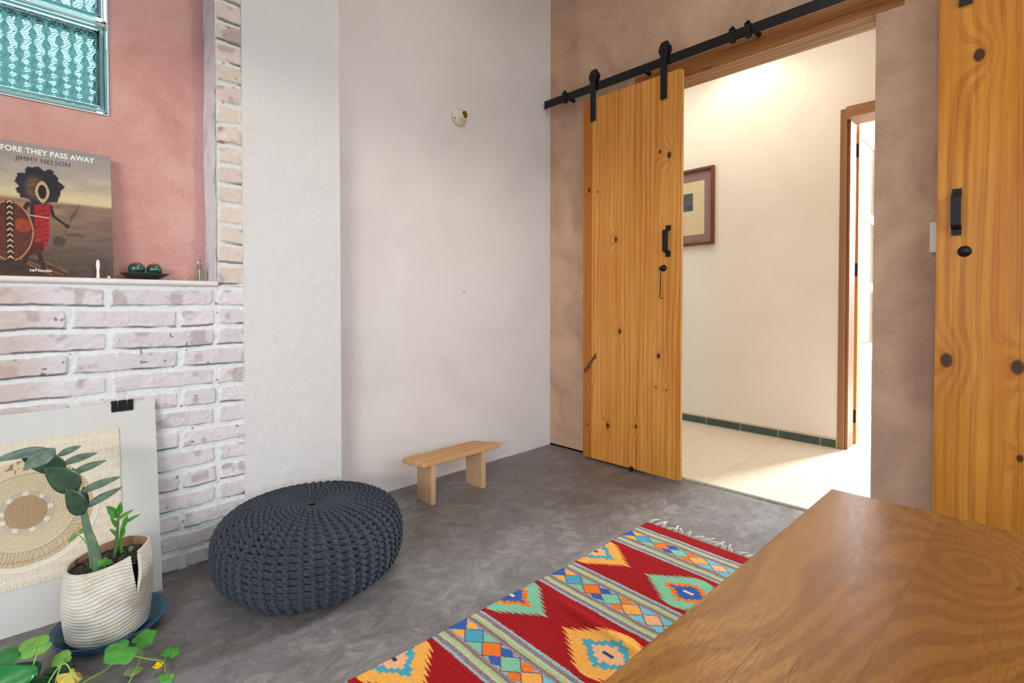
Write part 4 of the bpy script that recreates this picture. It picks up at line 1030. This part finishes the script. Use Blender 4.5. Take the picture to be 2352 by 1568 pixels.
    zig = band & (np.abs(((V*55 + np.abs(U+0.0795)*55) % 1)-0.5) < 0.15) & (np.abs(U+0.0795) < 0.007); put(zig, lc('#c9a97c'))
    # round dark headdress and face
    ang = np.arctan2(V-0.305, U+0.008); rr = 0.0585+0.004*np.sin(ang*7+1)+0.003*np.sin(ang*13)+nz*0.012
    put(sstep(rr+0.002, rr-0.002, np.hypot((U+0.008)*1.02, (V-0.305)*0.95)), lc('#23202a'), 0.6)
    put(blob(-0.022, 0.298, 0.020, 0.036, 0.5)*0.7, lc('#6f4f38'), 0.8)
    dia = np.abs(U+0.001)/0.0180 + 0.0; e1_ = np.abs((U+0.001)/0.0178)**1.6 + np.abs((V-0.286)/0.0375)**1.6
    put(e1_ < 1, lc('#b59a72'), 0.2); e2_ = np.abs((U+0.001)/0.0105)**2 + np.abs((V-0.286)/0.024)**2; put(e2_ < 1, lc('#1d1312'), 0.5)
    c = np.clip(c, 0, 1)
    Z = V/LB; P = np.stack([-2.64+U, -0.075+KB*Z-0.0006, 1.0885+Z], -1)
    n = NT('printed_cover'); mt = n.done(n.attr('col'), 0.42, spec=0.22)
    grid_obj('cover_print', P, mt, parent=BK, col=c)
cover()
def lettering(txt, u0, u1, v0, cap, mat, parent, name='lettering', bold=0.0):
    cu = bpy.data.curves.new('txt', 'FONT'); cu.body = txt; cu.size = 1.0; cu.offset = bold; cu.resolution_u = 4; cu.space_character = 1.05
    to = bpy.data.objects.new('txt', cu); COL.objects.link(to)
    bpy.context.view_layer.update()
    me = bpy.data.meshes.new_from_object(to.evaluated_get(bpy.context.evaluated_depsgraph_get()))
    COL.objects.unlink(to); bpy.data.objects.remove(to)
    co = np.zeros(len(me.vertices)*3); me.vertices.foreach_get('co', co); co = co.reshape(-1, 3)
    lo = co.min(0); hi = co.max(0); ch = 0.70
    u = u0+(co[:, 0]-lo[0])/(hi[0]-lo[0])*(u1-u0); v = v0+co[:, 1]/ch*cap
    W = np.array([bkp(a_, b_, 0.0012) for a_, b_ in zip(u, v)]) - np.array(root_of(parent))
    me.vertices.foreach_set('co', W.ravel()); me.update(); me.materials.append(mat)
    o = bpy.data.objects.new(name, me); COL.objects.link(o); o.parent = parent
    return o
ink_w = plain('white_ink', '#efece6', 0.4, 0, 0.02); ink_k = plain('black_ink', '#1b191c', 0.4, 0, 0.02)
lettering('BEFORE THEY PASS AWAY', -0.1215, 0.137, 0.4110, 0.0175, ink_w, BK, 'title', 0.022)
lettering('JIMMY NELSON', -0.0655, 0.0708, 0.3835, 0.0150, ink_k, BK, 'author_name', 0.0)
lettering('teNeues', -0.036, 0.0175, 0.0165, 0.0100, ink_w, BK, 'publisher_name', 0.012)

# ------------------------------------------------------------------ small things on the sill
ds = MB().lathe([(0, 1.0885), (0.030, 1.0885), (0.036, 1.0900), (0.060, 1.1010), (0.0745, 1.1090), (0.0755, 1.1110), (0.0740, 1.1115), (0.055, 1.1040), (0.030, 1.0985), (0, 1.0980)], (-2.362, -0.055, 0), 'z', 48)
tag(obj('shallow_dish', ds, plain('black_slate', '#23272a', 0.45, 0, 0.25, 20), smooth=True, loc=(-2.362, -0.055, 1.088)), 'shallow black dish holding two green balls on the niche sill', 'dish')
def mk_ball():
    n = NT('painted_green_lacquer'); v = n.tc.outputs['Object']
    col = n.ramp(n.noise(v, 40, 3), [(0.3, C('#0d3a34')), (0.6, C('#155347')), (0.8, C('#2f6b50'))])
    m = n.ramp(n.noise(n.vscale(v, (1, 1, 1.6)), 52, 3, 0.6, 1.5), [(0.60, 0.0), (0.64, 1.0)])
    hue = n.ramp(n.noise(v, 30, 1), [(0.42, C('#b33a1f')), (0.5, C('#cf9a3c')), (0.58, C('#c9b9a0'))])
    col = n.mix(m, col, hue)
    top = n.math('GREATER_THAN', n.sep(v)[2], 0.0165); col = n.mix(n.math('MULTIPLY', top, n.math('LESS_THAN', n.sep(v)[0], 0.004)), col, C('#a8371f'))
    return n.done(col, 0.12, Coat_Weight=0.6)
ballm = mk_ball()
def ball(x, y, zc, r, label):
    n_ = 20; prof = [(r*math.sin(a_), -r*math.cos(a_)) for a_ in np.linspace(0, PI, n_)]; prof[0] = (0, -r); prof[-1] = (0, r)
    tag(obj('lacquered_ball', MB().lathe(prof, (x, y, zc), 'z', 40), ballm, smooth=True, loc=(x, y, zc)), label, 'ball', 'painted green balls in the black dish')
ball(-2.389, -0.060, 1.1265, 0.0262, 'left green lacquered ball with a red patch in the black dish')
ball(-2.334, -0.055, 1.1260, 0.0252, 'right green lacquered ball in the black dish, nearer the padlock')
pl = empty('padlock', (-2.184, -0.055, 1.0875), 'upright silver padlock standing on the niche sill by the reveal', 'padlock')
an = math.radians(38); ux = Vector((math.cos(an), math.sin(an), 0)); uy = Vector((-math.sin(an), math.cos(an), 0)); pcn = Vector((-2.184, -0.055, 1.1115))
obj('lock_body', MB().obox(pcn, ux*0.0145, uy*0.0115, Vector((0, 0, 0.0240))), plain('worn_brass_nickel', '#a89a8a', 0.38, 0.5, 0.2, 50), pl, bevel=0.002)
sk = [pcn + ux*(-0.0085) + Vector((0, 0, 0.020)), pcn + ux*(-0.0085) + Vector((0, 0, 0.050))] + [pcn + ux*(-0.0085*math.cos(a_)) + Vector((0, 0, 0.050+0.0105*math.sin(a_)*1.3)) for a_ in np.linspace(0.3, PI-0.3, 9)] + [pcn + ux*0.0085 + Vector((0, 0, 0.050)), pcn + ux*0.0085 + Vector((0, 0, 0.020))]
obj('shackle', MB().tube(sk, 0.0028, 12), M['steel'], pl, smooth=True, label='polished steel shackle')
wr = []
for t in np.linspace(0, 1, 60):
    wr.append((-2.268+0.058*t+0.008*math.cos(t*4*PI*1.25+1.4), -0.052+0.010*math.sin(t*7), 1.0895+0.0125*abs(math.sin(t*2*PI*1.02))*(0.6+0.7*t)))
tag(obj('wire_coil', MB().tube(wr, 0.0007, 6), M['steel'], smooth=True, loc=(-2.24, -0.052, 1.089)), 'thin tangled wire lying beside the padlock on the sill', 'wire')
fg = [( -2.5040 + sx*w_, z) for sx in (1, -1) for w_, z in ([(0.0048, 1.0885), (0.0040, 1.100), (0.0036, 1.115), (0.0052, 1.126), (0.0052, 1.140), (0.0034, 1.149), (0.0, 1.1525)] if sx == 1 else [(0.0034, 1.149), (0.0052, 1.140), (0.0052, 1.126), (0.0036, 1.115), (0.0040, 1.100), (0.0048, 1.0885)])]
tag(obj('carved_paddle', MB().prism(fg, 'y', -0.1035, -0.0990), plain('white_bone', '#e4e2da', 0.5, 0, 0.04), bevel=0.001, loc=(-2.504, -0.101, 1.0885)), 'tiny white carved paddle standing before the book', 'ornament')
tag(obj('white_shell', MB().lathe([(0, 1.0885), (0.0045, 1.0890), (0.0058, 1.0925), (0.003, 1.0960), (0, 1.0965)], (-2.474, -0.098, 0), 'z', 14, 1.0, 0.8), plain('chalk_white', '#dcdad6', 0.6, 0, 0.06), smooth=True, loc=(-2.474, -0.098, 1.0885)), 'tiny white shell at the lower right corner of the book', 'shell')

# ------------------------------------------------------------------ saucer, pot and plants
PCX, PCY = -2.522, -0.425
sa = MB().lathe([(0, 0.0), (0.095, 0.0), (0.105, 0.002), (0.128, 0.020), (0.143, 0.040), (0.1445, 0.0435), (0.142, 0.0440), (0.125, 0.028), (0.110, 0.014), (0.095, 0.010), (0, 0.0095)], (-2.517, -0.425, 0), 'z', 64)
tag(obj('saucer', sa, plain('blue_glaze', '#2c5670', 0.22, 0, 0.22, 12), smooth=True, loc=(-2.517, -0.425, 0)), 'blue glazed saucer under the white ribbed plant pot', 'saucer')
PT = empty('potted_plant', (PCX, PCY, 0.0105), 'plant with one tall leafy stem in a ribbed white pot with a slit', 'potted plant')
def pot():
    TH = -0.98; n_th, n_z = 220, 150
    S_ = np.linspace(0, 1, n_z)
    def wall(off, nth=n_th):
        t = np.linspace(0, 1, nth)[None, :].repeat(n_z, 0); s = S_[:, None].repeat(nth, 1)
        gap = 0.080*sstep(0.42, 0.97, s) + 0.004
        th = TH + gap + t*(2*PI-2*gap)
        ztop = 0.243 + 0.016*np.cos(th-0.15); z = 0.0110 + s*(ztop-0.0110)
        R_ = 0.096 + 0.009*np.sin(PI*np.clip(s*1.05, 0, 1)) + 0.004*np.cos(2*(th-0.3))*s
        R_ = R_ - 0.010*sstep(0.06, 0.0, s) + 0.006*np.exp(-((np.mod(th-0.05+PI, 2*PI)-PI)/0.30)**2)*s
        wav = 0.0060*np.sin(th*2+0.8)+0.0055*np.sin(th*3+s*4) + (vnoise((n_z, nth), 34, 111)-0.5)*0.014
        rib = np.abs(np.sin((z+wav)*PI/0.0104))**0.6
        near = np.minimum(t, 1-t); curl = sstep(0.022, 0.0, near)*sstep(0.42, 0.8, s)*0.014*(t < 0.5)
        if off == 0: R_ = R_ + rib*0.0028*sstep(1.0, 0.955, s) + curl + 0.0012*sstep(0.955, 1.0, s)
        else: R_ = R_ - off + curl*0.8
        return np.stack([PCX+R_*np.cos(th), PCY+R_*np.sin(th), z], -1)
    n = NT('white_ribbed_ceramic'); v = n.tc.outputs['Object']
    col = n.ramp(n.noise(v, 18, 5, 0.6), [(0.3, C('#b2a796')), (0.5, C('#c2beb2')), (0.7, C('#c9c9c1'))]); n.bump(n.noise(v, 160, 3), 0.2, 0.001)
    mt = n.done(col, 0.5)
    o = grid_obj('pot', wall(0), mt, parent=PT); 
    inn = plain('raw_clay_inside', '#8a6a4c', 0.8, 0, 0.15, 20)
    i_ = wall(0.0065); grid_obj('pot_inside', i_[:, ::-1], inn, parent=PT)
    a, b = wall(0)[-1], wall(0.0065)[-1]; rim = np.stack([a, (a+b)/2+np.array([0, 0, 0.0015]), b], 0)
    grid_obj('rim', rim[::-1], mt, parent=PT)
    for e_ in (0, -1):
        a, b = wall(0)[:, e_], wall(0.0065)[:, e_]; g = np.stack([a, b], 0); grid_obj('slit_edge', g if e_ else g[::-1], mt, parent=PT)
    # soil
    q = 90; xx, yy = np.meshgrid(np.linspace(-1, 1, q), np.linspace(-1, 1, q)); r = np.hypot(xx, yy); k = np.where(r > 1, 1/np.maximum(r, 1e-6), 1.0)
    h = 0.212 + 0.010*vnoise((q, q), 8, 115, 3) + 0.006*vnoise((q, q), 3, 116, 1) + 0.008*xx
    n = NT('potting_soil'); v = n.tc.outputs['Object']
    col = n.ramp(n.noise(v, 160, 3), [(0.3, C('#120d0b')), (0.7, C('#2e211b'))])
    col = n.mix(n.ramp(n.voro(v, 230), [(0.22, 1.0), (0.28, 0.0)]), col, C('#b9aa9c')); n.bump(n.noise(v, 220, 3), 1.0, 0.004)
    grid_obj('soil', np.stack([PCX+xx*k*0.0935, PCY+yy*k*0.0935, h], -1), n.done(col, 0.95), parent=PT)
pot()
def smooth_pts(pts, n=20):
    pts = [Vector(p) for p in pts]; P_ = [pts[0]*2-pts[1]] + pts + [pts[-1]*2-pts[-2]]; out = []
    segs = len(pts)-1
    for t in np.linspace(0, segs, n):
        i = min(int(t), segs-1); f = t-i; a, b, c, d = P_[i:i+4]
        out.append(0.5*((2*b)+(-a+c)*f+(2*a-5*b+4*c-d)*f*f+(-a+3*b-3*c+d)*f**3))
    return out
def leafmat(name, h, hv, rough=0.35, spec=0.5):
    n = NT(name); v = n.tc.outputs['Object']
    f = n.noise(v, 45, 3); c = C(h); c2 = C(hv)
    col = n.ramp(f, [(0.3, c), (0.7, c2)])
    n.b.inputs['Subsurface Weight'].default_value = 0.0
    m = n.done(col, rough, spec=spec)
    # thin-leaf light transmission
    tr = n.t.nodes.new('ShaderNodeBsdfTranslucent'); tr.inputs[0].default_value = tuple(min(1, x*1.6) for x in c2[:3])+(1,)
    ms = n.t.nodes.new('ShaderNodeMixShader'); ms.inputs[0].default_value = 0.18
    n.link(n.b.outputs[0], ms.inputs[1]); n.link(tr.outputs[0], ms.inputs[2]); n.link(ms.outputs[0], n.out.inputs[0])
    return m
LM = dict(zz=leafmat('dusty_green_leaf', '#52685a', '#748a7c'), zzd=leafmat('dark_green_leaf', '#2f4a38', '#45604a'), young=leafmat('fresh_green_leaf', '#3f7a25', '#5b9a35'),
          vine=leafmat('vine_leaf', '#3f8032', '#549a40', 0.6, 0.3), pale=leafmat('pale_vine_leaf', '#5f9440', '#7aa850', 0.6, 0.3), gloss=leafmat('glossy_heart_leaf', '#1f6b35', '#2f8545', 0.18, 0.6),
          glossd=leafmat('dark_heart_leaf', '#123f24', '#1c5530', 0.2), dry=leafmat('dry_yellow_leaf', '#b0a045', '#cdbf6a', 0.7, 0.2), stem=leafmat('green_stem', '#4f6b55', '#6a8468'), vstem=leafmat('vine_stem', '#7fae4c', '#93bb5e', 0.6, 0.3))
def blade(name, base, tip, width, mat, parent, nrm=(0, 0, 1), cup=0.15, droop=0.0, nl=14, nw=7, pw=0.75, twist=0.0):
    base, tip = Vector(base), Vector(tip); d = tip-base; L_ = d.length; d.normalize(); n = Vector(nrm); n = (n-d*n.dot(d)).normalized(); s = d.cross(n)
    P = np.zeros((nl, nw, 3))
    for i, t in enumerate(np.linspace(0, 1, nl)):
        w_ = width/2*(math.sin(PI*t**pw))**0.8 + 0.0004; c = base + d*(L_*t) + n*(-droop*L_*(t*t) + droop*L_*t)
        ss = s*math.cos(twist*t)+n*math.sin(twist*t); nn = n*math.cos(twist*t)-s*math.sin(twist*t)
        for j, q in enumerate(np.linspace(-1, 1, nw)):
            P[i, j] = c + ss*(w_*q) + nn*(cup*w_*q*q)
    o = grid_obj(name, P, mat, parent=parent); m = o.modifiers.new('thickness', 'SOLIDIFY'); m.thickness = 0.0009
    return o
def round_leaf(name, attach, center, r, mat, parent, nrm=(0, 0, 1), lobes=5, lob=0.10, notch=0.55, cup=0.12, point=0.0, ruffle=0.02):
    """leaf blade as a polar patch; attach = petiole joint, center = middle of the blade"""
    a, c = Vector(attach), Vector(center); d = (c-a); d = d.normalized() if d.length > 1e-6 else Vector((1, 0, 0)); n = Vector(nrm); n = (n-d*n.dot(d)).normalized(); s = n.cross(d)
    nr, na = 9, 49; P = np.zeros((nr, na, 3))
    for j, q in enumerate(np.linspace(-PI+0.10, PI-0.10, na)):
        R_ = r*(1.0 + lob*math.cos(lobes*q) + point*math.exp(-(q/0.35)**2) - notch*math.exp(-((abs(q)-PI)/0.38)**2))
        for i, t in enumerate(np.linspace(0, 1, nr)):
            x = R_*t*math.cos(q) - r*0.45*(1-t)*0.0; y = R_*t*math.sin(q)
            p = a + d*(x + r*0.42*t + 0.0) + s*y + n*(cup*r*(t**2)*(-1 if cup > 0 else -1)*abs(1) + ruffle*r*math.sin(q*lobes*1.5+1)*t*t*2 + 0.05*r*abs(math.sin(q*2.5))*t)
            P[i, j] = p
    o = grid_obj(name, P, mat, parent=parent); m = o.modifiers.new('thickness', 'SOLIDIFY'); m.thickness = 0.0007
    return o
# main stem
st = smooth_pts([(-2.547, -0.455, 0.205), (-2.557, -0.45, 0.282), (-2.569, -0.445, 0.335), (-2.578, -0.44, 0.394), (-2.589, -0.44, 0.449), (-2.606, -0.44, 0.497), (-2.625, -0.44, 0.545), (-2.643, -0.44, 0.584)], 30)
obj('stem', MB().tube(st, list(np.concatenate([np.linspace(0.0145, 0.0078, 14), np.linspace(0.0075, 0.0032, 16)])), 12), LM['stem'], PT, smooth=True)
for (b, t, w_) in (((-2.632, -0.438, 0.566), (-2.578, -0.40, 0.578), 0.017), ((-2.621, -0.437, 0.540), (-2.540, -0.40, 0.549), 0.020), ((-2.603, -0.437, 0.507), (-2.519, -0.40, 0.522), 0.019), ((-2.583, -0.437, 0.449), (-2.485, -0.395, 0.462), 0.021), ((-2.573, -0.437, 0.402), (-2.482, -0.40, 0.430), 0.020)):
    blade('leaf', b, t, w_*1.15, LM['zz'], PT, nrm=(0.1, -0.75, 0.75), cup=0.35, droop=0.12)
blade('leaf', (-2.650, -0.45, 0.592), (-2.762, -0.47, 0.586), 0.034, LM['zz'], PT, nrm=(0, -0.6, 0.8), cup=0.25, droop=0.10)
blade('leaf', (-2.637, -0.448, 0.592), (-2.702, -0.50, 0.561), 0.046, LM['zz'], PT, nrm=(0.2, -0.75, 0.65), cup=-0.2, droop=0.2, pw=0.9)
blade('leaf', (-2.615, -0.445, 0.530), (-2.707, -0.46, 0.583), 0.050, LM['zzd'], PT, nrm=(0.3, -0.9, -0.1), cup=0.2, droop=0.05)
blade('leaf', (-2.588, -0.447, 0.462), (-2.662, -0.47, 0.548), 0.062, LM['zzd'], PT, nrm=(0.25, -0.95, 0.1), cup=0.15, droop=0.06)
blade('leaf', (-2.578, -0.450, 0.388), (-2.617, -0.47, 0.476), 0.046, LM['zzd'], PT, nrm=(0.25, -0.95, 0.1), cup=0.15, droop=0.06)
blade('leaf', (-2.592, -0.437, 0.455), (-2.598, -0.42, 0.520), 0.030, LM['zzd'], PT, nrm=(-0.7, -0.7, 0.1), cup=0.2)
blade('leaf', (-2.573, -0.440, 0.398), (-2.576, -0.42, 0.460), 0.026, LM['zzd'], PT, nrm=(-0.6, -0.8, 0.1), cup=0.2)
# young shoots
obj('shoot', MB().tube(smooth_pts([(-2.505, -0.405, 0.212), (-2.500, -0.40, 0.250), (-2.496, -0.40, 0.290), (-2.493, -0.40, 0.338), (-2.495, -0.40, 0.362)], 12), list(np.linspace(0.0062, 0.0022, 12)), 10), LM['stem'], PT, smooth=True)
obj('shoot', MB().tube(smooth_pts([(-2.484, -0.40, 0.214), (-2.488, -0.40, 0.262), (-2.484, -0.40, 0.305), (-2.476, -0.40, 0.332)], 12), list(np.linspace(0.0055, 0.002, 12)), 10), LM['young'], PT, smooth=True)
for b, t, w_ in (((-2.495, -0.40, 0.340), (-2.522, -0.41, 0.384), 0.024), ((-2.493, -0.40, 0.344), (-2.487, -0.40, 0.384), 0.016), ((-2.487, -0.40, 0.338), (-2.453, -0.39, 0.348), 0.009), ((-2.482, -0.40, 0.316), (-2.436, -0.39, 0.329), 0.009), ((-2.495, -0.40, 0.308), (-2.513, -0.41, 0.347), 0.011), ((-2.497, -0.40, 0.284), (-2.514, -0.41, 0.312), 0.009), ((-2.485, -0.40, 0.274), (-2.480, -0.405, 0.314), 0.012), ((-2.483, -0.40, 0.300), (-2.470, -0.40, 0.338), 0.012), ((-2.497, -0.40, 0.336), (-2.482, -0.42, 0.346), 0.012)):
    blade('young_leaf', b, t, w_, LM['young'], PT, nrm=(0.2, -0.85, 0.4), cup=0.3, droop=0.1)
obj('shoot', MB().tube(smooth_pts([(-2.562, -0.43, 0.215), (-2.564, -0.43, 0.255), (-2.570, -0.43, 0.290), (-2.583, -0.43, 0.316), (-2.592, -0.43, 0.328)], 14), list(np.linspace(0.0024, 0.0012, 14)), 8), LM['vstem'], PT, smooth=True)
blade('young_leaf', (-2.592, -0.43, 0.328), (-2.612, -0.435, 0.313), 0.011, LM['young'], PT, nrm=(0, -0.9, 0.4)); blade('young_leaf', (-2.590, -0.43, 0.330), (-2.569, -0.43, 0.340), 0.012, LM['young'], PT, nrm=(0, -0.9, 0.4))
round_leaf('young_leaf', (-2.540, -0.47, 0.232), (-2.532, -0.47, 0.250), 0.014, LM['vine'], PT, nrm=(0.2, -0.8, 0.5), lob=0.2)
round_leaf('young_leaf', (-2.528, -0.47, 0.236), (-2.518, -0.46, 0.236), 0.011, LM['vine'], PT, nrm=(0.0, -0.7, 0.7), lob=0.2)
obj('leaf_bud', MB().lathe([(0, -0.012), (0.008, -0.006), (0.0095, 0.002), (0.006, 0.009), (0, 0.011)], (-2.462, -0.408, 0.232), 'z', 16), LM['stem'], PT, smooth=True)

# trailing gourd vine on the floor
VI = empty('trailing_vine', (-2.52, -0.66, 0.0), 'trailing vine with lobed leaves and one yellow flower on the floor', 'vine')
def vs(pts, r0, r1=None, mat='vstem', n=26, name='stem'):
    q = smooth_pts(pts, n); return obj(name, MB().tube(q, list(np.linspace(r0, r1 or r0, n)), 8), LM[mat], VI, smooth=True)
vs([(-2.72, -0.80, 0.004), (-2.66, -0.72, 0.006), (-2.603, -0.655, 0.012), (-2.556, -0.640, 0.014), (-2.530, -0.625, 0.020), (-2.500, -0.625, 0.022), (-2.470, -0.655, 0.014), (-2.434, -0.703, 0.010), (-2.437, -0.742, 0.008), (-2.437, -0.777, 0.010)], 0.0026, 0.0018, n=50)
vs([(-2.530, -0.625, 0.020), (-2.522, -0.655, 0.060), (-2.512, -0.700, 0.086)], 0.0018, 0.0013)
vs([(-2.490, -0.625, 0.020), (-2.485, -0.640, 0.045), (-2.482, -0.650, 0.062)], 0.0016, 0.0012)
vs([(-2.480, -0.635, 0.018), (-2.474, -0.664, 0.040), (-2.500, -0.725, 0.030), (-2.535, -0.765, 0.012), (-2.60, -0.83, 0.004)], 0.0013, 0.0013)
vs([(-2.434, -0.703, 0.010), (-2.425, -0.695, 0.016), (-2.415, -0.690, 0.022)], 0.0012, 0.0009)
vs([(-2.434, -0.705, 0.010), (-2.444, -0.728, 0.020), (-2.453, -0.745, 0.026)], 0.0012, 0.0010)
vs([(-2.470, -0.745, 0.004), (-2.455, -0.765, 0.006), (-2.445, -0.775, 0.004), (-2.463, -0.795, 0.003)], 0.0004, 0.0004, n=16, name='tendril')
vs([(-2.640, -0.650, 0.006), (-2.655, -0.690, 0.060), (-2.645, -0.676, 0.088), (-2.637, -0.640, 0.088)], 0.0018, 0.0014)
vs([(-2.72, -0.76, 0.004), (-2.690, -0.728, 0.050), (-2.655, -0.700, 0.096), (-2.636, -0.690, 0.100), (-2.626, -0.715, 0.085), (-2.622, -0.72, 0.07)], 0.0016, 0.0014)
round_leaf('vine_leaf', (-2.512, -0.700, 0.087), (-2.535, -0.712, 0.086), 0.038, LM['vine'], VI, nrm=(-0.10, -0.45, 0.9), lob=0.07)
round_leaf('vine_leaf', (-2.482, -0.650, 0.062), (-2.470, -0.650, 0.066), 0.030, LM['vine'], VI, nrm=(0.1, -0.3, 0.95), lob=0.08)
round_leaf('vine_leaf', (-2.637, -0.640, 0.088), (-2.650, -0.620, 0.090), 0.021, LM['pale'], VI, nrm=(-0.2, -0.5, 0.85), lob=0.05)
round_leaf('vine_leaf', (-2.634, -0.642, 0.087), (-2.622, -0.655, 0.085), 0.010, LM['pale'], VI, nrm=(0.1, -0.5, 0.85), lob=0.05)
round_leaf('vine_leaf', (-2.415, -0.690, 0.022), (-2.422, -0.670, 0.024), 0.018, LM['vine'], VI, nrm=(0, -0.5, 0.85), lob=0.12)
round_leaf('vine_leaf', (-2.412, -0.694, 0.021), (-2.396, -0.710, 0.020), 0.015, LM['vine'], VI, nrm=(0, -0.5, 0.85), lob=0.12)
round_leaf('vine_leaf', (-2.437, -0.777, 0.010), (-2.450, -0.790, 0.014), 0.019, LM['vine'], VI, nrm=(0, -0.5, 0.85), lob=0.08)
round_leaf('vine_leaf', (-2.434, -0.780, 0.010), (-2.426, -0.786, 0.012), 0.007, LM['pale'], VI, nrm=(0, -0.5, 0.85), lob=0.08)
round_leaf('vine_leaf', (-2.498, -0.690, 0.018), (-2.502, -0.712, 0.018), 0.021, leafmat('dull_vine_leaf', '#7b8f62', '#8fa372', 0.7, 0.2), VI, nrm=(0, -0.3, 0.95), lob=0.04)
round_leaf('vine_leaf', (-2.575, -0.745, 0.030), (-2.580, -0.760, 0.030), 0.022, LM['vine'], VI, nrm=(0, -0.4, 0.9), lob=0.10)
round_leaf('dry_leaf', (-2.630, -0.695, 0.075), (-2.622, -0.720, 0.060), 0.026, LM['dry'], VI, nrm=(0.4, -0.7, 0.6), lob=0.16, cup=0.4, ruffle=0.08)
fl = obj('flower', MB().lathe([(0, -0.006), (0.003, -0.004), (0.0045, 0.002), (0.003, 0.003), (0, 0.001)], (-2.454, -0.748, 0.029), 'z', 12), plain('yellow_flower', '#e6b80f', 0.6, 0, 0.1), VI, smooth=True, label='yellow flower')
fm_ = leafmat('yellow_petal', '#e0b010', '#f2cf24', 0.6, 0.2)
for k in range(5):
    q = k*2*PI/5+0.3; dv = Vector((math.cos(q), math.sin(q)*0.9-0.25, 0.45)).normalized()
    blade('petal', Vector((-2.454, -0.748, 0.029)), Vector((-2.454, -0.748, 0.029)) + dv*0.0145, 0.011, fm_, fl, nrm=(-dv.x, -dv.y, 0.9), cup=0.25, nl=8, nw=5)

# glossy heart-leaved plant reaching in from the left
PH = empty('heartleaf_plant', (-2.74, -0.63, 0.0), 'glossy green heart-leaved plant at the bottom left corner', 'plant')
def hs(pts, r=0.0022, mat='vstem'):
    q = smooth_pts(pts, 20); obj('petiole', MB().tube(q, r, 8), LM[mat], PH, smooth=True)
hs([(-2.86, -0.70, 0.003), (-2.82, -0.66, 0.03), (-2.79, -0.62, 0.09), (-2.775, -0.585, 0.125)]); hs([(-2.86, -0.70, 0.003), (-2.81, -0.70, 0.06), (-2.78, -0.69, 0.10)])
hs([(-2.84, -0.68, 0.003), (-2.78, -0.66, 0.05), (-2.705, -0.655, 0.09), (-2.683, -0.632, 0.135)], 0.0017); hs([(-2.86, -0.70, 0.003), (-2.79, -0.655, 0.03), (-2.74, -0.63, 0.065)], 0.0018)
round_leaf('leaf', (-2.775, -0.585, 0.125), (-2.765, -0.60, 0.125), 0.050, LM['gloss'], PH, nrm=(0.1, -0.55, 0.8), lobes=1, lob=0.0, point=0.2, cup=0.18)
round_leaf('leaf', (-2.785, -0.69, 0.100), (-2.70, -0.672, 0.105), 0.055, LM['gloss'], PH, nrm=(0.1, -0.6, 0.8), lobes=1, lob=0.0, point=0.45, cup=0.15)
round_leaf('leaf', (-2.790, -0.71, 0.060), (-2.74, -0.745, 0.055), 0.050, LM['gloss'], PH, nrm=(0.1, -0.5, 0.8), lobes=1, lob=0.0, point=0.3, cup=0.2)
round_leaf('leaf', (-2.740, -0.63, 0.065), (-2.700, -0.61, 0.075), 0.042, LM['glossd'], PH, nrm=(0.2, -0.6, 0.75), lobes=1, lob=0.0, point=0.3, cup=0.2)
round_leaf('leaf', (-2.710, -0.66, 0.050), (-2.680, -0.655, 0.050), 0.034, LM['glossd'], PH, nrm=(0.2, -0.5, 0.8), lobes=1, lob=0.0, point=0.3, cup=0.2)
round_leaf('leaf', (-2.655, -0.62, 0.045), (-2.620, -0.585, 0.050), 0.034, LM['glossd'], PH, nrm=(0.1, -0.4, 0.9), lobes=1, lob=0.0, point=0.3, cup=0.3)
hs([(-2.80, -0.68, 0.006), (-2.72, -0.64, 0.02), (-2.68, -0.63, 0.03), (-2.655, -0.62, 0.045)], 0.0016)
round_leaf('leaf', (-2.687, -0.627, 0.138), (-2.705, -0.600, 0.142), 0.030, LM['pale'], PH, nrm=(0.0, -0.65, 0.75), lobes=3, lob=0.08, point=0.1, cup=0.2)
round_leaf('leaf', (-2.683, -0.630, 0.135), (-2.667, -0.625, 0.132), 0.018, LM['pale'], PH, nrm=(0.3, -0.65, 0.75), lobes=3, lob=0.08, point=0.1, cup=0.3)
hs([(-2.80, -0.66, 0.006), (-2.76, -0.585, 0.02), (-2.735, -0.56, 0.03)], 0.0016)
round_leaf('leaf', (-2.735, -0.560, 0.030), (-2.715, -0.545, 0.034), 0.026, LM['glossd'], PH, nrm=(0.1, -0.4, 0.9), lobes=1, lob=0.0, point=0.3, cup=0.2)
